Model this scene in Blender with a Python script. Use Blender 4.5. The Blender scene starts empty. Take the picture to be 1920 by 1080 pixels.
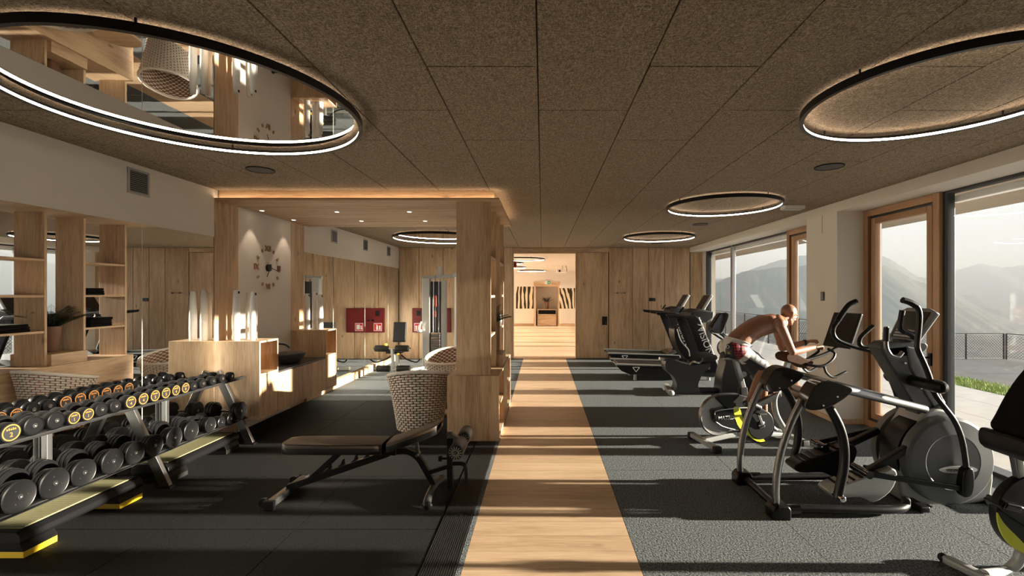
import bpy, bmesh, math, random
from mathutils import Vector as V, Matrix as M
random.seed(7)
sc = bpy.context.scene
COL = sc.collection
R = math.radians
PI = math.pi

# ------------------------------------------------------------------ camera
F, CX, CY, CH = 870.0, 1017.0, 549.5, 1.757          # focal length (px), vanishing point, eye height
cd = bpy.data.cameras.new('camera'); cam = bpy.data.objects.new('camera', cd); COL.objects.link(cam)
cam.location = (0, 0, CH); cam.rotation_euler = (PI/2, 0, 0)
cd.sensor_width = 36; cd.lens = 36*F/1920; cd.shift_x = (960-CX)/1920; cd.shift_y = (CY-540)/1920
cd.clip_end = 20000; cd.clip_start = 0.02
sc.camera = cam

# ------------------------------------------------------------------ sky, sun, exposure
wd = bpy.data.worlds.new('sky'); sc.world = wd; wd.use_nodes = True
nt = wd.node_tree; nt.nodes.clear()
bgn = nt.nodes.new('ShaderNodeBackground'); outw = nt.nodes.new('ShaderNodeOutputWorld')
tcw = nt.nodes.new('ShaderNodeTexCoord'); sepw = nt.nodes.new('ShaderNodeSeparateXYZ'); rpw = nt.nodes.new('ShaderNodeValToRGB')
nt.links.new(tcw.outputs['Generated'], sepw.inputs[0]); nt.links.new(sepw.outputs['Z'], rpw.inputs[0])
rpw.color_ramp.elements[0].position = 0.0; rpw.color_ramp.elements[0].color = (.60, .60, .61, 1)
rpw.color_ramp.elements[1].position = 0.5; rpw.color_ramp.elements[1].color = (.82, .83, .86, 1)
nt.links.new(rpw.outputs[0], bgn.inputs[0]); bgn.inputs[1].default_value = 1.4
nt.links.new(bgn.outputs[0], outw.inputs[0])
sl = bpy.data.lights.new('sun_offscreen', 'SUN'); so = bpy.data.objects.new('sun_offscreen', sl); COL.objects.link(so)
sl.energy = 28; sl.angle = R(0.9); sl.color = (1.0, .87, .71)
SUN_EL = 8.4
sd = V((-math.cos(R(SUN_EL)), 0.012, -math.sin(R(SUN_EL))))     # low sun, straight through the window wall
so.rotation_euler = sd.to_track_quat('-Z', 'Y').to_euler(); so.location = (30, 5, 8)
sc.view_settings.view_transform = 'Standard'; sc.view_settings.look = 'None'
sc.view_settings.exposure = 0.30; sc.view_settings.gamma = 1.0; sc.view_settings.use_curve_mapping = False
try:
    sc.cycles.max_bounces = 10; sc.cycles.diffuse_bounces = 8; sc.cycles.glossy_bounces = 6
    sc.cycles.transparent_max_bounces = 16; sc.cycles.volume_bounces = 0; sc.cycles.sample_clamp_indirect = 4
except Exception: pass

# ------------------------------------------------------------------ helpers
def tr(px, py, Y):                                    # point on the frontal plane at depth Y
    return V(((px-CX)*Y/F, Y, CH-(py-CY)*Y/F))
def fl(px, py, z=0.0):                                # point on a horizontal plane
    Y = F*(CH-z)/(py-CY); return V(((px-CX)*Y/F, Y, z))

def cat(pts, n=6, closed=False):                      # Catmull-Rom resample
    P = [V(p) for p in pts]
    if len(P) < 3: return P
    out = []; m = len(P)
    for i in range(m if closed else m-1):
        p0 = P[(i-1) % m] if (closed or i > 0) else P[0]*2-P[1]
        p1 = P[i]; p2 = P[(i+1) % m]
        p3 = P[(i+2) % m] if (closed or i+2 < m) else P[-1]*2-P[-2]
        for k in range(n):
            t = k/n
            out.append(.5*((2*p1)+(p2-p0)*t+(2*p0-5*p1+4*p2-p3)*t*t+(3*p1-p0-3*p2+p3)*t**3))
    if not closed: out.append(P[-1])
    return out

class MB:
    def __init__(s): s.v = []; s.f = []
    def add(s, vs, fs):
        o = len(s.v); s.v += [V(v) for v in vs]; s.f += [[i+o for i in f] for f in fs]; return s
    def box(s, a, b, rot=None, piv=None):
        a, b = V(a), V(b)
        vs = [V((x, y, z)) for z in (a.z, b.z) for y in (a.y, b.y) for x in (a.x, b.x)]
        if rot is not None:
            c = V(piv) if piv is not None else (a+b)/2
            vs = [c+rot @ (v-c) for v in vs]
        return s.add(vs, [(0,2,3,1),(4,5,7,6),(0,1,5,4),(2,6,7,3),(0,4,6,2),(1,3,7,5)])
    def bar(s, p0, p1, w, h, up=(0,0,1)):             # rectangular bar between two points, w across, h along up
        p0, p1 = V(p0), V(p1); d = (p1-p0).normalized(); u = V(up)
        side = d.cross(u)
        if side.length < 1e-4: side = d.cross(V((0,1,0)))
        side.normalize(); u = side.cross(d).normalized()
        vs = [p+side*a*w/2+u*b*h/2 for p in (p0, p1) for a, b in ((-1,-1),(1,-1),(1,1),(-1,1))]
        return s.add(vs, [(0,1,2,3),(7,6,5,4),(0,4,5,1),(1,5,6,2),(2,6,7,3),(3,7,4,0)])
    def cyl(s, p0, p1, r0, r1=None, n=16):
        return s.tube([p0, p1], [r0, r0 if r1 is None else r1], n)
    def tube(s, pts, r, n=10, closed=False, flat=1.0, up=None):
        P = [V(p) for p in pts]; m = len(P)
        rs = r if isinstance(r, (list, tuple)) else [r]*m
        if len(rs) != m: rs = [rs[min(len(rs)-1, int(i*len(rs)/m))] for i in range(m)]
        vs = []; prev = None
        for i, p in enumerate(P):
            if closed: t = (P[(i+1) % m]-P[i-1])
            else: t = P[min(i+1, m-1)]-P[max(i-1, 0)]
            t = t.normalized() if t.length > 1e-9 else V((0,0,1))
            if up is not None: a = V(up)-t*t.dot(V(up))
            elif prev is None: a = t.orthogonal()
            else: a = prev-t*prev.dot(t)
            if a.length < 1e-6: a = t.orthogonal()
            a.normalize(); prev = a; b = t.cross(a)
            for k in range(n):
                q = 2*PI*k/n; vs.append(p+a*math.cos(q)*rs[i]*flat+b*math.sin(q)*rs[i])
        fs = []
        for i in range(m if closed else m-1):
            j = (i+1) % m
            for k in range(n):
                l = (k+1) % n; fs.append((i*n+k, i*n+l, j*n+l, j*n+k))
        if not closed: fs.append(list(range(n))[::-1]); fs.append([(m-1)*n+k for k in range(n)])
        return s.add(vs, fs)
    def lathe(s, prof, o, ax=(0,0,1), n=24, sx=1.0, a0=0.0):
        ax = V(ax).normalized(); u = ax.orthogonal().normalized(); w = ax.cross(u); o = V(o); vs = []
        for r, h in prof:
            for k in range(n):
                q = 2*PI*k/n+a0; vs.append(o+ax*h+u*math.cos(q)*r*sx+w*math.sin(q)*r)
        fs = []
        for i in range(len(prof)-1):
            for k in range(n):
                l = (k+1) % n; fs.append((i*n+k, i*n+l, (i+1)*n+l, (i+1)*n+k))
        if prof[0][0] > 1e-6: fs.append(list(range(n))[::-1])
        if prof[-1][0] > 1e-6: fs.append([(len(prof)-1)*n+k for k in range(n)])
        return s.add(vs, fs)
    def ball(s, c, r, n=16, m=10, rot=None):
        c = V(c); r = V(r) if not isinstance(r, (int, float)) else V((r, r, r)); vs = []; fs = []
        def P(x, y, z):
            q = V((x*r.x, y*r.y, z*r.z)); return c+(rot @ q if rot is not None else q)
        vs.append(P(0,0,1))
        for i in range(1, m):
            t = PI*i/m
            for k in range(n):
                q = 2*PI*k/n; vs.append(P(math.sin(t)*math.cos(q), math.sin(t)*math.sin(q), math.cos(t)))
        vs.append(P(0,0,-1)); L = len(vs)-1
        for k in range(n):
            l = (k+1) % n; fs.append((0, 1+k, 1+l)); fs.append((L, 1+(m-2)*n+l, 1+(m-2)*n+k))
            for i in range(m-2): fs.append((1+i*n+k, 1+(i+1)*n+k, 1+(i+1)*n+l, 1+i*n+l))
        return s.add(vs, fs)
    def prism(s, poly, ext):                          # closed outline (3D points) extruded by a vector
        P = [V(p) for p in poly]; e = V(ext); n = len(P)
        return s.add(P+[p+e for p in P], [list(range(n))[::-1], [n+i for i in range(n)]]+[(i, (i+1) % n, n+(i+1) % n, n+i) for i in range(n)])
    def side(s, pix, Y0, Y1, smooth=0, Yp=None):      # outline traced in pixels at depth Yp, extruded in depth from Y0 to Y1
        Yp = Yp if Yp is not None else Y0
        P = [tr(x, y, Yp) for x, y in pix]
        if smooth: P = cat(P, smooth, True)
        P = [V((p.x, Y0, p.z)) for p in P]
        return s.prism(P, (0, Y1-Y0, 0))
    def ring(s, c, ri, ro, z0, z1, n=96):             # horizontal ring of rectangular section
        c = V(c); vs = []; fs = []
        for k in range(n):
            q = 2*PI*k/n; d = V((math.cos(q), math.sin(q), 0))
            for rr, z in ((ri, z0), (ro, z0), (ro, z1), (ri, z1)): vs.append(c+d*rr+V((0,0,z)))
        for k in range(n):
            l = (k+1) % n
            for a in range(4):
                b = (a+1) % 4; fs.append((k*4+a, k*4+b, l*4+b, l*4+a))
        return s.add(vs, fs)
    def mesh(s, name, mat, bev=0.0, inv=None, ang=35, seg=2):
        me = bpy.data.meshes.new(name)
        vs = [inv @ v for v in s.v] if inv is not None else s.v
        me.from_pydata([tuple(v) for v in vs], [], s.f)
        bm = bmesh.new(); bm.from_mesh(me)
        bmesh.ops.recalc_face_normals(bm, faces=bm.faces)
        if bev > 0:
            es = [e for e in bm.edges if len(e.link_faces) == 2 and e.calc_face_angle(0) > R(30)]
            bmesh.ops.bevel(bm, geom=es, offset=bev, segments=seg, affect='EDGES', profile=.5, clamp_overlap=True)
        bm.to_mesh(me); bm.free()
        for p in me.polygons: p.use_smooth = True
        if bev > 0:                                     # area-weighted normals keep bevelled faces flat
            acc = [V((0,0,0)) for _ in me.vertices]
            for p in me.polygons:
                for i in p.vertices: acc[i] += p.normal*p.area
            acc = [a.normalized() for a in acc]; ln = []
            for p in me.polygons:
                for i in p.vertices: ln.append(tuple(acc[i] if acc[i].dot(p.normal) > .5 else p.normal))
            me.normals_split_custom_set(ln)
        else: me.set_sharp_from_angle(angle=R(ang))
        if mat is not None: me.materials.append(MAT[mat] if isinstance(mat, str) else mat)
        return me

def tag(o, label=None, cat_=None, group=None, kind=None):
    if label: o['label'] = label
    if cat_: o['category'] = cat_
    if group: o['group'] = group
    if kind: o['kind'] = kind
    return o
class Thing:                                          # an Empty at the thing's base; parts are modelled in world space
    def __init__(s, name, label=None, cat_=None, loc=(0,0,0), rz=0.0, group=None, kind=None):
        s.o = bpy.data.objects.new(name, None); COL.objects.link(s.o); s.o.empty_display_size = .1
        s.o.location = loc; s.o.rotation_euler = (0, 0, rz)
        s.w = M.Translation(V(loc)) @ M.Rotation(rz, 4, 'Z'); s.inv = s.w.inverted()
        tag(s.o, label, cat_, group, kind)
    def part(s, name, mb, mat, bev=0.0, parent=None, label=None, ang=35, kind=None, seg=2):
        o = bpy.data.objects.new(name, mb.mesh(name, mat, bev, s.inv, ang, seg)); COL.objects.link(o)
        o.parent = parent if parent is not None else s.o
        if label: o['label'] = label
        if kind: o['kind'] = kind
        return o
    def inst(s, name, src, loc=None, parent=None):    # one more piece that shares mesh data
        o = bpy.data.objects.new(name, src.data); COL.objects.link(o); o.parent = parent or s.o
        if loc is not None: o.location = loc
        return o
def solo(name, mb, mat, label=None, cat_=None, group=None, kind=None, bev=0.0, loc=None, ang=35, parent=None):
    inv = M.Translation(-V(loc)) if loc is not None else None
    o = bpy.data.objects.new(name, mb.mesh(name, mat, bev, inv, ang)); COL.objects.link(o)
    if loc is not None: o.location = loc
    if parent is not None: o.parent = parent
    return tag(o, label, cat_, group, kind)
def dup(root, loc=None, rz=None, label=None):
    r = root.copy(); COL.objects.link(r)
    if loc is not None: r.location = loc
    if rz is not None: r.rotation_euler = (0, 0, rz)
    if label: r['label'] = label
    for ch in list(root.children):
        c = ch.copy(); COL.objects.link(c); c.parent = r
        for g in list(ch.children):
            d = g.copy(); COL.objects.link(d); d.parent = c
    return r
def text_mb(body, size, fwd, up, at, depth=.002, align='CENTER'):   # flat lettering as real geometry, fwd = reading direction
    cu = bpy.data.curves.new('t', 'FONT'); cu.body = body; cu.size = size; cu.extrude = depth/2
    cu.align_x = align; cu.align_y = 'CENTER'
    o = bpy.data.objects.new('t', cu); COL.objects.link(o)
    bpy.context.view_layer.update()
    me = bpy.data.meshes.new_from_object(o.evaluated_get(bpy.context.evaluated_depsgraph_get()))
    fwd = V(fwd).normalized(); up = V(up).normalized(); n = fwd.cross(up); at = V(at)
    mb = MB(); mb.add([at+fwd*v.co.x+up*v.co.y+n*v.co.z for v in me.vertices], [list(p.vertices) for p in me.polygons])
    bpy.data.objects.remove(o); bpy.data.curves.remove(cu); bpy.data.meshes.remove(me)
    return mb

# ------------------------------------------------------------------ materials
MAT = {}
def pm(name, col, rough=.5, metal=0.0, spec=.5, emit=None, es=0.0, coat=0.0, noise=0.0, nscale=20, bump=0.0, bscale=200, sub=0.0):
    m = bpy.data.materials.new(name); m.use_nodes = True; MAT[name] = m
    n = m.node_tree.nodes; l = m.node_tree.links; b = n['Principled BSDF']
    b.inputs['Base Color'].default_value = (*col, 1); b.inputs['Roughness'].default_value = rough
    b.inputs['Metallic'].default_value = metal; b.inputs['Specular IOR Level'].default_value = spec
    b.inputs['Coat Weight'].default_value = coat
    if sub: b.inputs['Subsurface Weight'].default_value = sub; b.inputs['Subsurface Radius'].default_value = (.02, .008, .004); b.inputs['Subsurface Scale'].default_value = 1.0
    if emit: b.inputs['Emission Color'].default_value = (*emit, 1); b.inputs['Emission Strength'].default_value = es
    tc = n.new('ShaderNodeTexCoord')
    if noise:
        t = n.new('ShaderNodeTexNoise'); t.inputs['Scale'].default_value = nscale; t.inputs['Detail'].default_value = 4
        l.new(tc.outputs['Object'], t.inputs[0])
        mx = n.new('ShaderNodeMix'); mx.data_type = 'RGBA'; mx.inputs[6].default_value = (*[c*(1-noise) for c in col], 1); mx.inputs[7].default_value = (*[min(1, c*(1+noise)) for c in col], 1)
        l.new(t.outputs[0], mx.inputs[0]); l.new(mx.outputs[2], b.inputs['Base Color'])
    if bump:
        t = n.new('ShaderNodeTexNoise'); t.inputs['Scale'].default_value = bscale; t.inputs['Detail'].default_value = 3
        l.new(tc.outputs['Object'], t.inputs[0])
        bp = n.new('ShaderNodeBump'); bp.inputs['Strength'].default_value = bump; bp.inputs['Distance'].default_value = .004
        l.new(t.outputs[0], bp.inputs['Height']); l.new(bp.outputs[0], b.inputs['Normal'])
    return m
def wood(name, axis, c0, c1, c2, rough=.5, knots=.8, sc_=1.0):
    m = bpy.data.materials.new(name); m.use_nodes = True; MAT[name] = m
    n = m.node_tree.nodes; l = m.node_tree.links; b = n['Principled BSDF']
    ge = n.new('ShaderNodeNewGeometry'); oi = n.new('ShaderNodeObjectInfo')
    off = n.new('ShaderNodeVectorMath'); off.operation = 'SCALE'; off.inputs[0].default_value = (17.3, 9.1, 23.7)
    l.new(oi.outputs['Random'], off.inputs['Scale'])
    ad = n.new('ShaderNodeVectorMath'); ad.operation = 'ADD'; l.new(ge.outputs['Position'], ad.inputs[0]); l.new(off.outputs[0], ad.inputs[1])
    def mapped(la, ac):
        mp = n.new('ShaderNodeMapping'); s_ = [ac]*3; s_[axis] = la; mp.inputs['Scale'].default_value = [x*sc_ for x in s_]
        l.new(ad.outputs[0], mp.inputs[0]); return mp.outputs[0]
    g1 = n.new('ShaderNodeTexNoise'); g1.inputs['Scale'].default_value = 1; g1.inputs['Detail'].default_value = 6; g1.inputs['Roughness'].default_value = .65; g1.inputs['Distortion'].default_value = .6
    l.new(mapped(1.3, 16), g1.inputs[0])
    g2 = n.new('ShaderNodeTexNoise'); g2.inputs['Scale'].default_value = 1; g2.inputs['Detail'].default_value = 3; l.new(mapped(5, 150), g2.inputs[0])
    g3 = n.new('ShaderNodeTexNoise'); g3.inputs['Scale'].default_value = 1; g3.inputs['Detail'].default_value = 1; l.new(mapped(.5, 2.2), g3.inputs[0])
    rp = n.new('ShaderNodeValToRGB'); e = rp.color_ramp.elements
    e[0].position = .33; e[0].color = (*c0, 1); e[1].position = .68; e[1].color = (*c2, 1); q = e.new(.5); q.color = (*c1, 1)
    mth = n.new('ShaderNodeMath'); mth.operation = 'MULTIPLY_ADD'; mth.inputs[1].default_value = .45; l.new(g2.outputs[0], mth.inputs[0])
    m2 = n.new('ShaderNodeMath'); m2.operation = 'MULTIPLY_ADD'; m2.inputs[1].default_value = .55; m2.inputs[2].default_value = -.22; l.new(g1.outputs[0], m2.inputs[0])
    l.new(m2.outputs[0], mth.inputs[2])
    m3 = n.new('ShaderNodeMath'); m3.operation = 'MULTIPLY_ADD'; m3.inputs[1].default_value = .4; l.new(g3.outputs[0], m3.inputs[0]); l.new(mth.outputs[0], m3.inputs[2])
    l.new(m3.outputs[0], rp.inputs[0])
    vo = n.new('ShaderNodeTexVoronoi'); vo.inputs['Scale'].default_value = 1; vo.inputs['Randomness'].default_value = 1.0; l.new(mapped(2.1, 4.2), vo.inputs[0])
    kr = n.new('ShaderNodeValToRGB'); ke = kr.color_ramp.elements; ke[0].position = .03; ke[0].color = (1,1,1,1); ke[1].position = .13; ke[1].color = (0,0,0,1)
    l.new(vo.outputs['Distance'], kr.inputs[0])
    wn = n.new('ShaderNodeTexWhiteNoise'); l.new(vo.outputs['Position'], wn.inputs[0])
    gt = n.new('ShaderNodeMath'); gt.operation = 'GREATER_THAN'; gt.inputs[1].default_value = .5; l.new(wn.outputs[0], gt.inputs[0])
    km = n.new('ShaderNodeMath'); km.operation = 'MULTIPLY'; l.new(kr.outputs[0], km.inputs[0]); l.new(gt.outputs[0], km.inputs[1])
    kk = n.new('ShaderNodeMath'); kk.operation = 'MULTIPLY'; kk.inputs[1].default_value = knots; l.new(km.outputs[0], kk.inputs[0])
    mx = n.new('ShaderNodeMix'); mx.data_type = 'RGBA'; l.new(kk.outputs[0], mx.inputs[0]); l.new(rp.outputs[0], mx.inputs[6])
    mx.inputs[7].default_value = (*[c*.35 for c in c0], 1)
    l.new(mx.outputs[2], b.inputs['Base Color']); b.inputs['Roughness'].default_value = rough
    bp = n.new('ShaderNodeBump'); bp.inputs['Strength'].default_value = .12; bp.inputs['Distance'].default_value = .002
    l.new(g2.outputs[0], bp.inputs['Height']); l.new(bp.outputs[0], b.inputs['Normal'])
    return m
OAK = ((.32,.20,.11), (.52,.36,.22), (.65,.475,.31))
for i, a in enumerate('xyz'): wood('oak_'+a, i, *OAK)
PAR = ((.40,.27,.165), (.54,.385,.25), (.64,.475,.325))
wood('floor_oak', 0, *PAR, rough=.42, knots=.35)
FR = ((.25,.135,.065), (.34,.19,.095), (.42,.24,.125))
for i, a in enumerate('xyz'): wood('larch_'+a, i, *FR, rough=.4, knots=.2)

def speckle(name, base, c2, scale, rough, thr=.62, bump=.6):
    m = pm(name, base, rough, spec=.12); n = m.node_tree.nodes; l = m.node_tree.links; b = n['Principled BSDF']
    ge = n.new('ShaderNodeNewGeometry'); t = n.new('ShaderNodeTexNoise'); t.inputs['Scale'].default_value = scale; t.inputs['Detail'].default_value = 2; t.inputs['Roughness'].default_value = .8
    l.new(ge.outputs['Position'], t.inputs[0])
    rp = n.new('ShaderNodeValToRGB'); e = rp.color_ramp.elements; e[0].position = thr-.18; e[0].color = (*base, 1); e[1].position = thr+.1; e[1].color = (*c2, 1)
    l.new(t.outputs[0], rp.inputs[0]); l.new(rp.outputs[0], b.inputs['Base Color'])
    bp = n.new('ShaderNodeBump'); bp.inputs['Strength'].default_value = bump; bp.inputs['Distance'].default_value = .006; l.new(t.outputs[0], bp.inputs['Height']); l.new(bp.outputs[0], b.inputs['Normal'])
    return m
speckle('grey_mat', (.036,.042,.045), (.215,.24,.25), 75, .85, .56, 1.0)
speckle('black_mat', (.010,.010,.010), (.10,.102,.102), 170, .8, .72, .4)
# wood-wool ceiling panels: matted thin fibres
m = pm('wood_wool', (.3,.24,.17), .95); n = m.node_tree.nodes; l = m.node_tree.links; b = n['Principled BSDF']
ge = n.new('ShaderNodeNewGeometry'); hs = []
for k, sc3 in enumerate(((30,190,60),(190,30,60),(100,110,60))):
    mp = n.new('ShaderNodeMapping'); mp.inputs['Scale'].default_value = sc3; mp.inputs['Rotation'].default_value = (0,0,.5*k); l.new(ge.outputs['Position'], mp.inputs[0])
    t = n.new('ShaderNodeTexNoise'); t.inputs['Scale'].default_value = 1; t.inputs['Detail'].default_value = 2; t.inputs['Distortion'].default_value = 1.2; l.new(mp.outputs[0], t.inputs[0]); hs.append(t)
a1 = n.new('ShaderNodeMath'); a1.operation = 'MAXIMUM'; l.new(hs[0].outputs[0], a1.inputs[0]); l.new(hs[1].outputs[0], a1.inputs[1])
a2 = n.new('ShaderNodeMath'); a2.operation = 'ADD'; l.new(a1.outputs[0], a2.inputs[0]); l.new(hs[2].outputs[0], a2.inputs[1])
rp = n.new('ShaderNodeValToRGB'); e = rp.color_ramp.elements; e[0].position = .88; e[0].color = (.14,.10,.064,1); e[1].position = 1.0; e[1].color = (.44,.345,.235,1)
mm = n.new('ShaderNodeMapRange'); mm.inputs[1].default_value = .75; mm.inputs[2].default_value = 1.45; l.new(a2.outputs[0], mm.inputs[0])
e[0].position = .25; e[1].position = .72; l.new(mm.outputs[0], rp.inputs[0]); l.new(rp.outputs[0], b.inputs['Base Color'])
bp = n.new('ShaderNodeBump'); bp.inputs['Strength'].default_value = .8; bp.inputs['Distance'].default_value = .006; l.new(a2.outputs[0], bp.inputs['Height']); l.new(bp.outputs[0], b.inputs['Normal'])

pm('plaster', (.65,.61,.54), .85, noise=.04, nscale=6, bump=.15, bscale=90)
pm('plaster_white', (.66,.62,.56), .8, noise=.03, nscale=5)
pm('mirror', (.86,.87,.86), .005, 1.0)
pm('mirror_foil', (.84,.84,.83), .01, 1.0, bump=.06, bscale=2.2)
pm('mirror_edge', (.75,.82,.80), .25)
pm('black', (.009,.009,.010), .33, spec=.35)
pm('black_matt', (.008,.008,.0085), .6, spec=.3)
pm('black_gloss', (.008,.008,.009), .12, coat=.5)
pm('rubber', (.005,.005,.0055), .30, spec=.28, bump=.1, bscale=260)
pm('rib', (.014,.014,.014), .55)
pm('vinyl', (.007,.0065,.006), .38, spec=.3, bump=.1, bscale=350)
pm('vinyl_brown', (.045,.030,.020), .40, bump=.12, bscale=350)
pm('steel', (.55,.55,.55), .22, 1.0)
pm('chrome', (.75,.75,.76), .08, 1.0)
pm('brushed', (.30,.30,.30), .33, 1.0)
pm('gunmetal', (.10,.10,.10), .35, .8)
pm('silver', (.52,.54,.53), .34, .6)
pm('grey_plastic', (.042,.046,.048), .36)
pm('mid_grey', (.19,.20,.20), .38)
pm('pale_grey', (.36,.37,.36), .34, .2)
pm('disc_grey', (.105,.112,.115), .34)
pm('screen', (.022,.019,.017), .30, spec=.25)
pm('screen_grey', (.20,.21,.205), .3)
pm('white', (.78,.77,.75), .5)
pm('white_gloss', (.8,.8,.8), .25)
pm('towel', (.80,.78,.75), .95, bump=.7, bscale=240)
pm('dark_towel', (.008,.007,.007), .95, spec=.1, bump=.7, bscale=240)
pm('orange', (.42,.15,.015), .5)
pm('yellow', (.72,.50,.02), .45)
pm('lime', (.62,.66,.03), .4)
pm('red_paint', (.14,.010,.011), .38)
pm('red', (.5,.02,.02), .4)
pm('green', (.02,.30,.11), .5)
pm('stone', (.06,.055,.052), .6, noise=.3, nscale=25, bump=.5, bscale=40)
pm('counter', (.03,.028,.027), .35)
pm('terracotta', (.16,.075,.045), .6, noise=.25, nscale=18)
pm('leaf', (.025,.055,.016), .5)
pm('grip_tread', (.30,.285,.15), .85, noise=.2, nscale=60)
pm('wicker_white', (.78,.75,.70), .5)
pm('wicker_brown', (.20,.10,.055), .6)
pm('wicker_red', (.34,.085,.05), .6)
pm('aluminium', (.5,.5,.5), .35, .8)
pm('anthracite', (.028,.03,.032), .4)
pm('skin', (.27,.130,.075), .40, sub=.08, noise=.14, nscale=9)
pm('shorts_black', (.02,.02,.022), .7)
pm('shorts_white', (.58,.55,.52), .7)
pm('led', (.9,.9,.9), .4, emit=(1.0,.80,.62), es=17.0)
pm('led_strip', (.9,.9,.9), .4, emit=(1.0,.74,.50), es=9.0)
pm('spot_lens', (.9,.9,.9), .4, emit=(1.0,.80,.58), es=12.0)
pm('paver', (.30,.30,.295), .6, noise=.25, nscale=3, bump=.3, bscale=30)
pm('dark_roof', (.05,.052,.054), .7, noise=.3, nscale=.6)
pm('grass', (.17,.27,.04), .8)
pm('soil', (.06,.055,.035), .9)
pm('soffit', (.25,.215,.17), .8)
pm('cloth_brown', (.055,.030,.018), .9, spec=.1, bump=.4, bscale=200)
pm('paper', (.78,.77,.73), .7)
# red patterned cycling shorts panel
m = pm('shorts_red', (.3,.012,.03), .6); n = m.node_tree.nodes; l = m.node_tree.links; b = n['Principled BSDF']
tc = n.new('ShaderNodeTexCoord'); ck = n.new('ShaderNodeTexChecker'); mp = n.new('ShaderNodeMapping'); mp.inputs['Rotation'].default_value = (.0,.78,.0); mp.inputs['Scale'].default_value = (1,0.01,1)
l.new(tc.outputs['Object'], mp.inputs[0]); l.new(mp.outputs[0], ck.inputs[0]); ck.inputs['Scale'].default_value = 45; ck.inputs[1].default_value = (.38,.012,.03,1); ck.inputs[2].default_value = (.03,.004,.006,1); l.new(ck.outputs[0], b.inputs['Base Color'])
# window glass: clear with a fresnel reflection
m = bpy.data.materials.new('glass'); m.use_nodes = True; MAT['glass'] = m; n = m.node_tree.nodes; l = m.node_tree.links; n.clear()
o_ = n.new('ShaderNodeOutputMaterial'); tp = n.new('ShaderNodeBsdfTransparent'); tp.inputs[0].default_value = (.955,.965,.96,1); gl = n.new('ShaderNodeBsdfGlossy'); gl.inputs['Roughness'].default_value = 0.0
lw = n.new('ShaderNodeLayerWeight'); lw.inputs[0].default_value = .5; pw = n.new('ShaderNodeMath'); pw.operation = 'POWER'; pw.inputs[1].default_value = 5.0; l.new(lw.outputs['Facing'], pw.inputs[0])
fr = n.new('ShaderNodeMath'); fr.operation = 'MULTIPLY_ADD'; fr.inputs[1].default_value = .94; fr.inputs[2].default_value = .04; l.new(pw.outputs[0], fr.inputs[0]); mx = n.new('ShaderNodeMixShader'); l.new(fr.outputs[0], mx.inputs[0])
l.new(tp.outputs[0], mx.inputs[1]); l.new(gl.outputs[0], mx.inputs[2]); l.new(mx.outputs[0], o_.inputs[0])

# ================================================================== THE SETTING
XW, XR, XG = -3.85, 3.95, 4.36            # mirror wall, right wall face, window glass plane
YB, YN, ZC = 12.45, -3.2, 2.974           # back wall, wall behind the camera, ceiling
PX0, PX1 = -.511, .629                    # oak path
# ---- floor
FT = Thing('floor', kind='structure')
FT.part('floor_slab', MB().box((-4.1,YN-.2,-.3), (4.5,YB+.15,-.022)), 'soil')
w = .205; nP = 0; pl = None
y = YN
while y < YB-.01:
    y1 = min(y+w, YB)
    if pl is None or y1-y < w-.001:
        o = FT.part('plank', MB().box((PX0+.002,y+.0009,-.022), (PX1-.002,y1-.0009,0)), 'floor_oak')
        if pl is None: pl = o; py0 = y
    else: FT.inst('plank', pl, (0, y-py0, 0))
    y = y1
def tiles(xs, ys, mat, name, g=.0025, z=0.0):
    cache = {}
    for i in range(len(xs)-1):
        for j in range(len(ys)-1):
            k = (round(xs[i+1]-xs[i], 3), round(ys[j+1]-ys[j], 3), mat)
            if k in cache: FT.inst(name, cache[k][0], (xs[i]-cache[k][1], ys[j]-cache[k][2], 0))
            else: cache[k] = (FT.part(name, MB().box((xs[i]+g, ys[j]+g, -.022), (xs[i+1]-g, ys[j+1]-g, z)), mat, .0015), xs[i], ys[j])
tiles([XW-.02,-2.84,-1.84,-.778], [YN+.65,-1.55,-.55,.45,1.45,2.45,3.45,4.45,5.45,6.45,7.6], 'black_mat', 'rubber_tile')
tiles([XW-.02,-2.74,-1.62,PX0], [7.6,9.2,10.8,YB], 'grey_mat', 'rubber_mat', .0015)
tiles([PX1,1.87,3.11,4.35], [YN,-.6,2.0,4.6,7.2,9.8,YB], 'grey_mat', 'rubber_mat', .0012)
FT.part('rubber_tile', MB().box((-.778+.002,5.5,-.022), (PX0-.002,7.598,0)), 'black_mat')
mb = MB()                                   # ribbed rubber edge strip beside the oak path
for k in range(15):
    x0 = -.774+k*.0152; mb.box((x0,-2.5,-.022), (x0+.0085,5.498,.003))
mb.box((-.776,-2.5,-.022), (-.545,5.498,-.002))
FT.part('ribbed_edge_strip', mb, 'rib', label='ribbed black rubber edging')
FT.part('edge_lip', MB().box((-.545,-2.5,-.022), (PX0-.001,5.498,.001)), 'grey_mat')

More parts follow.
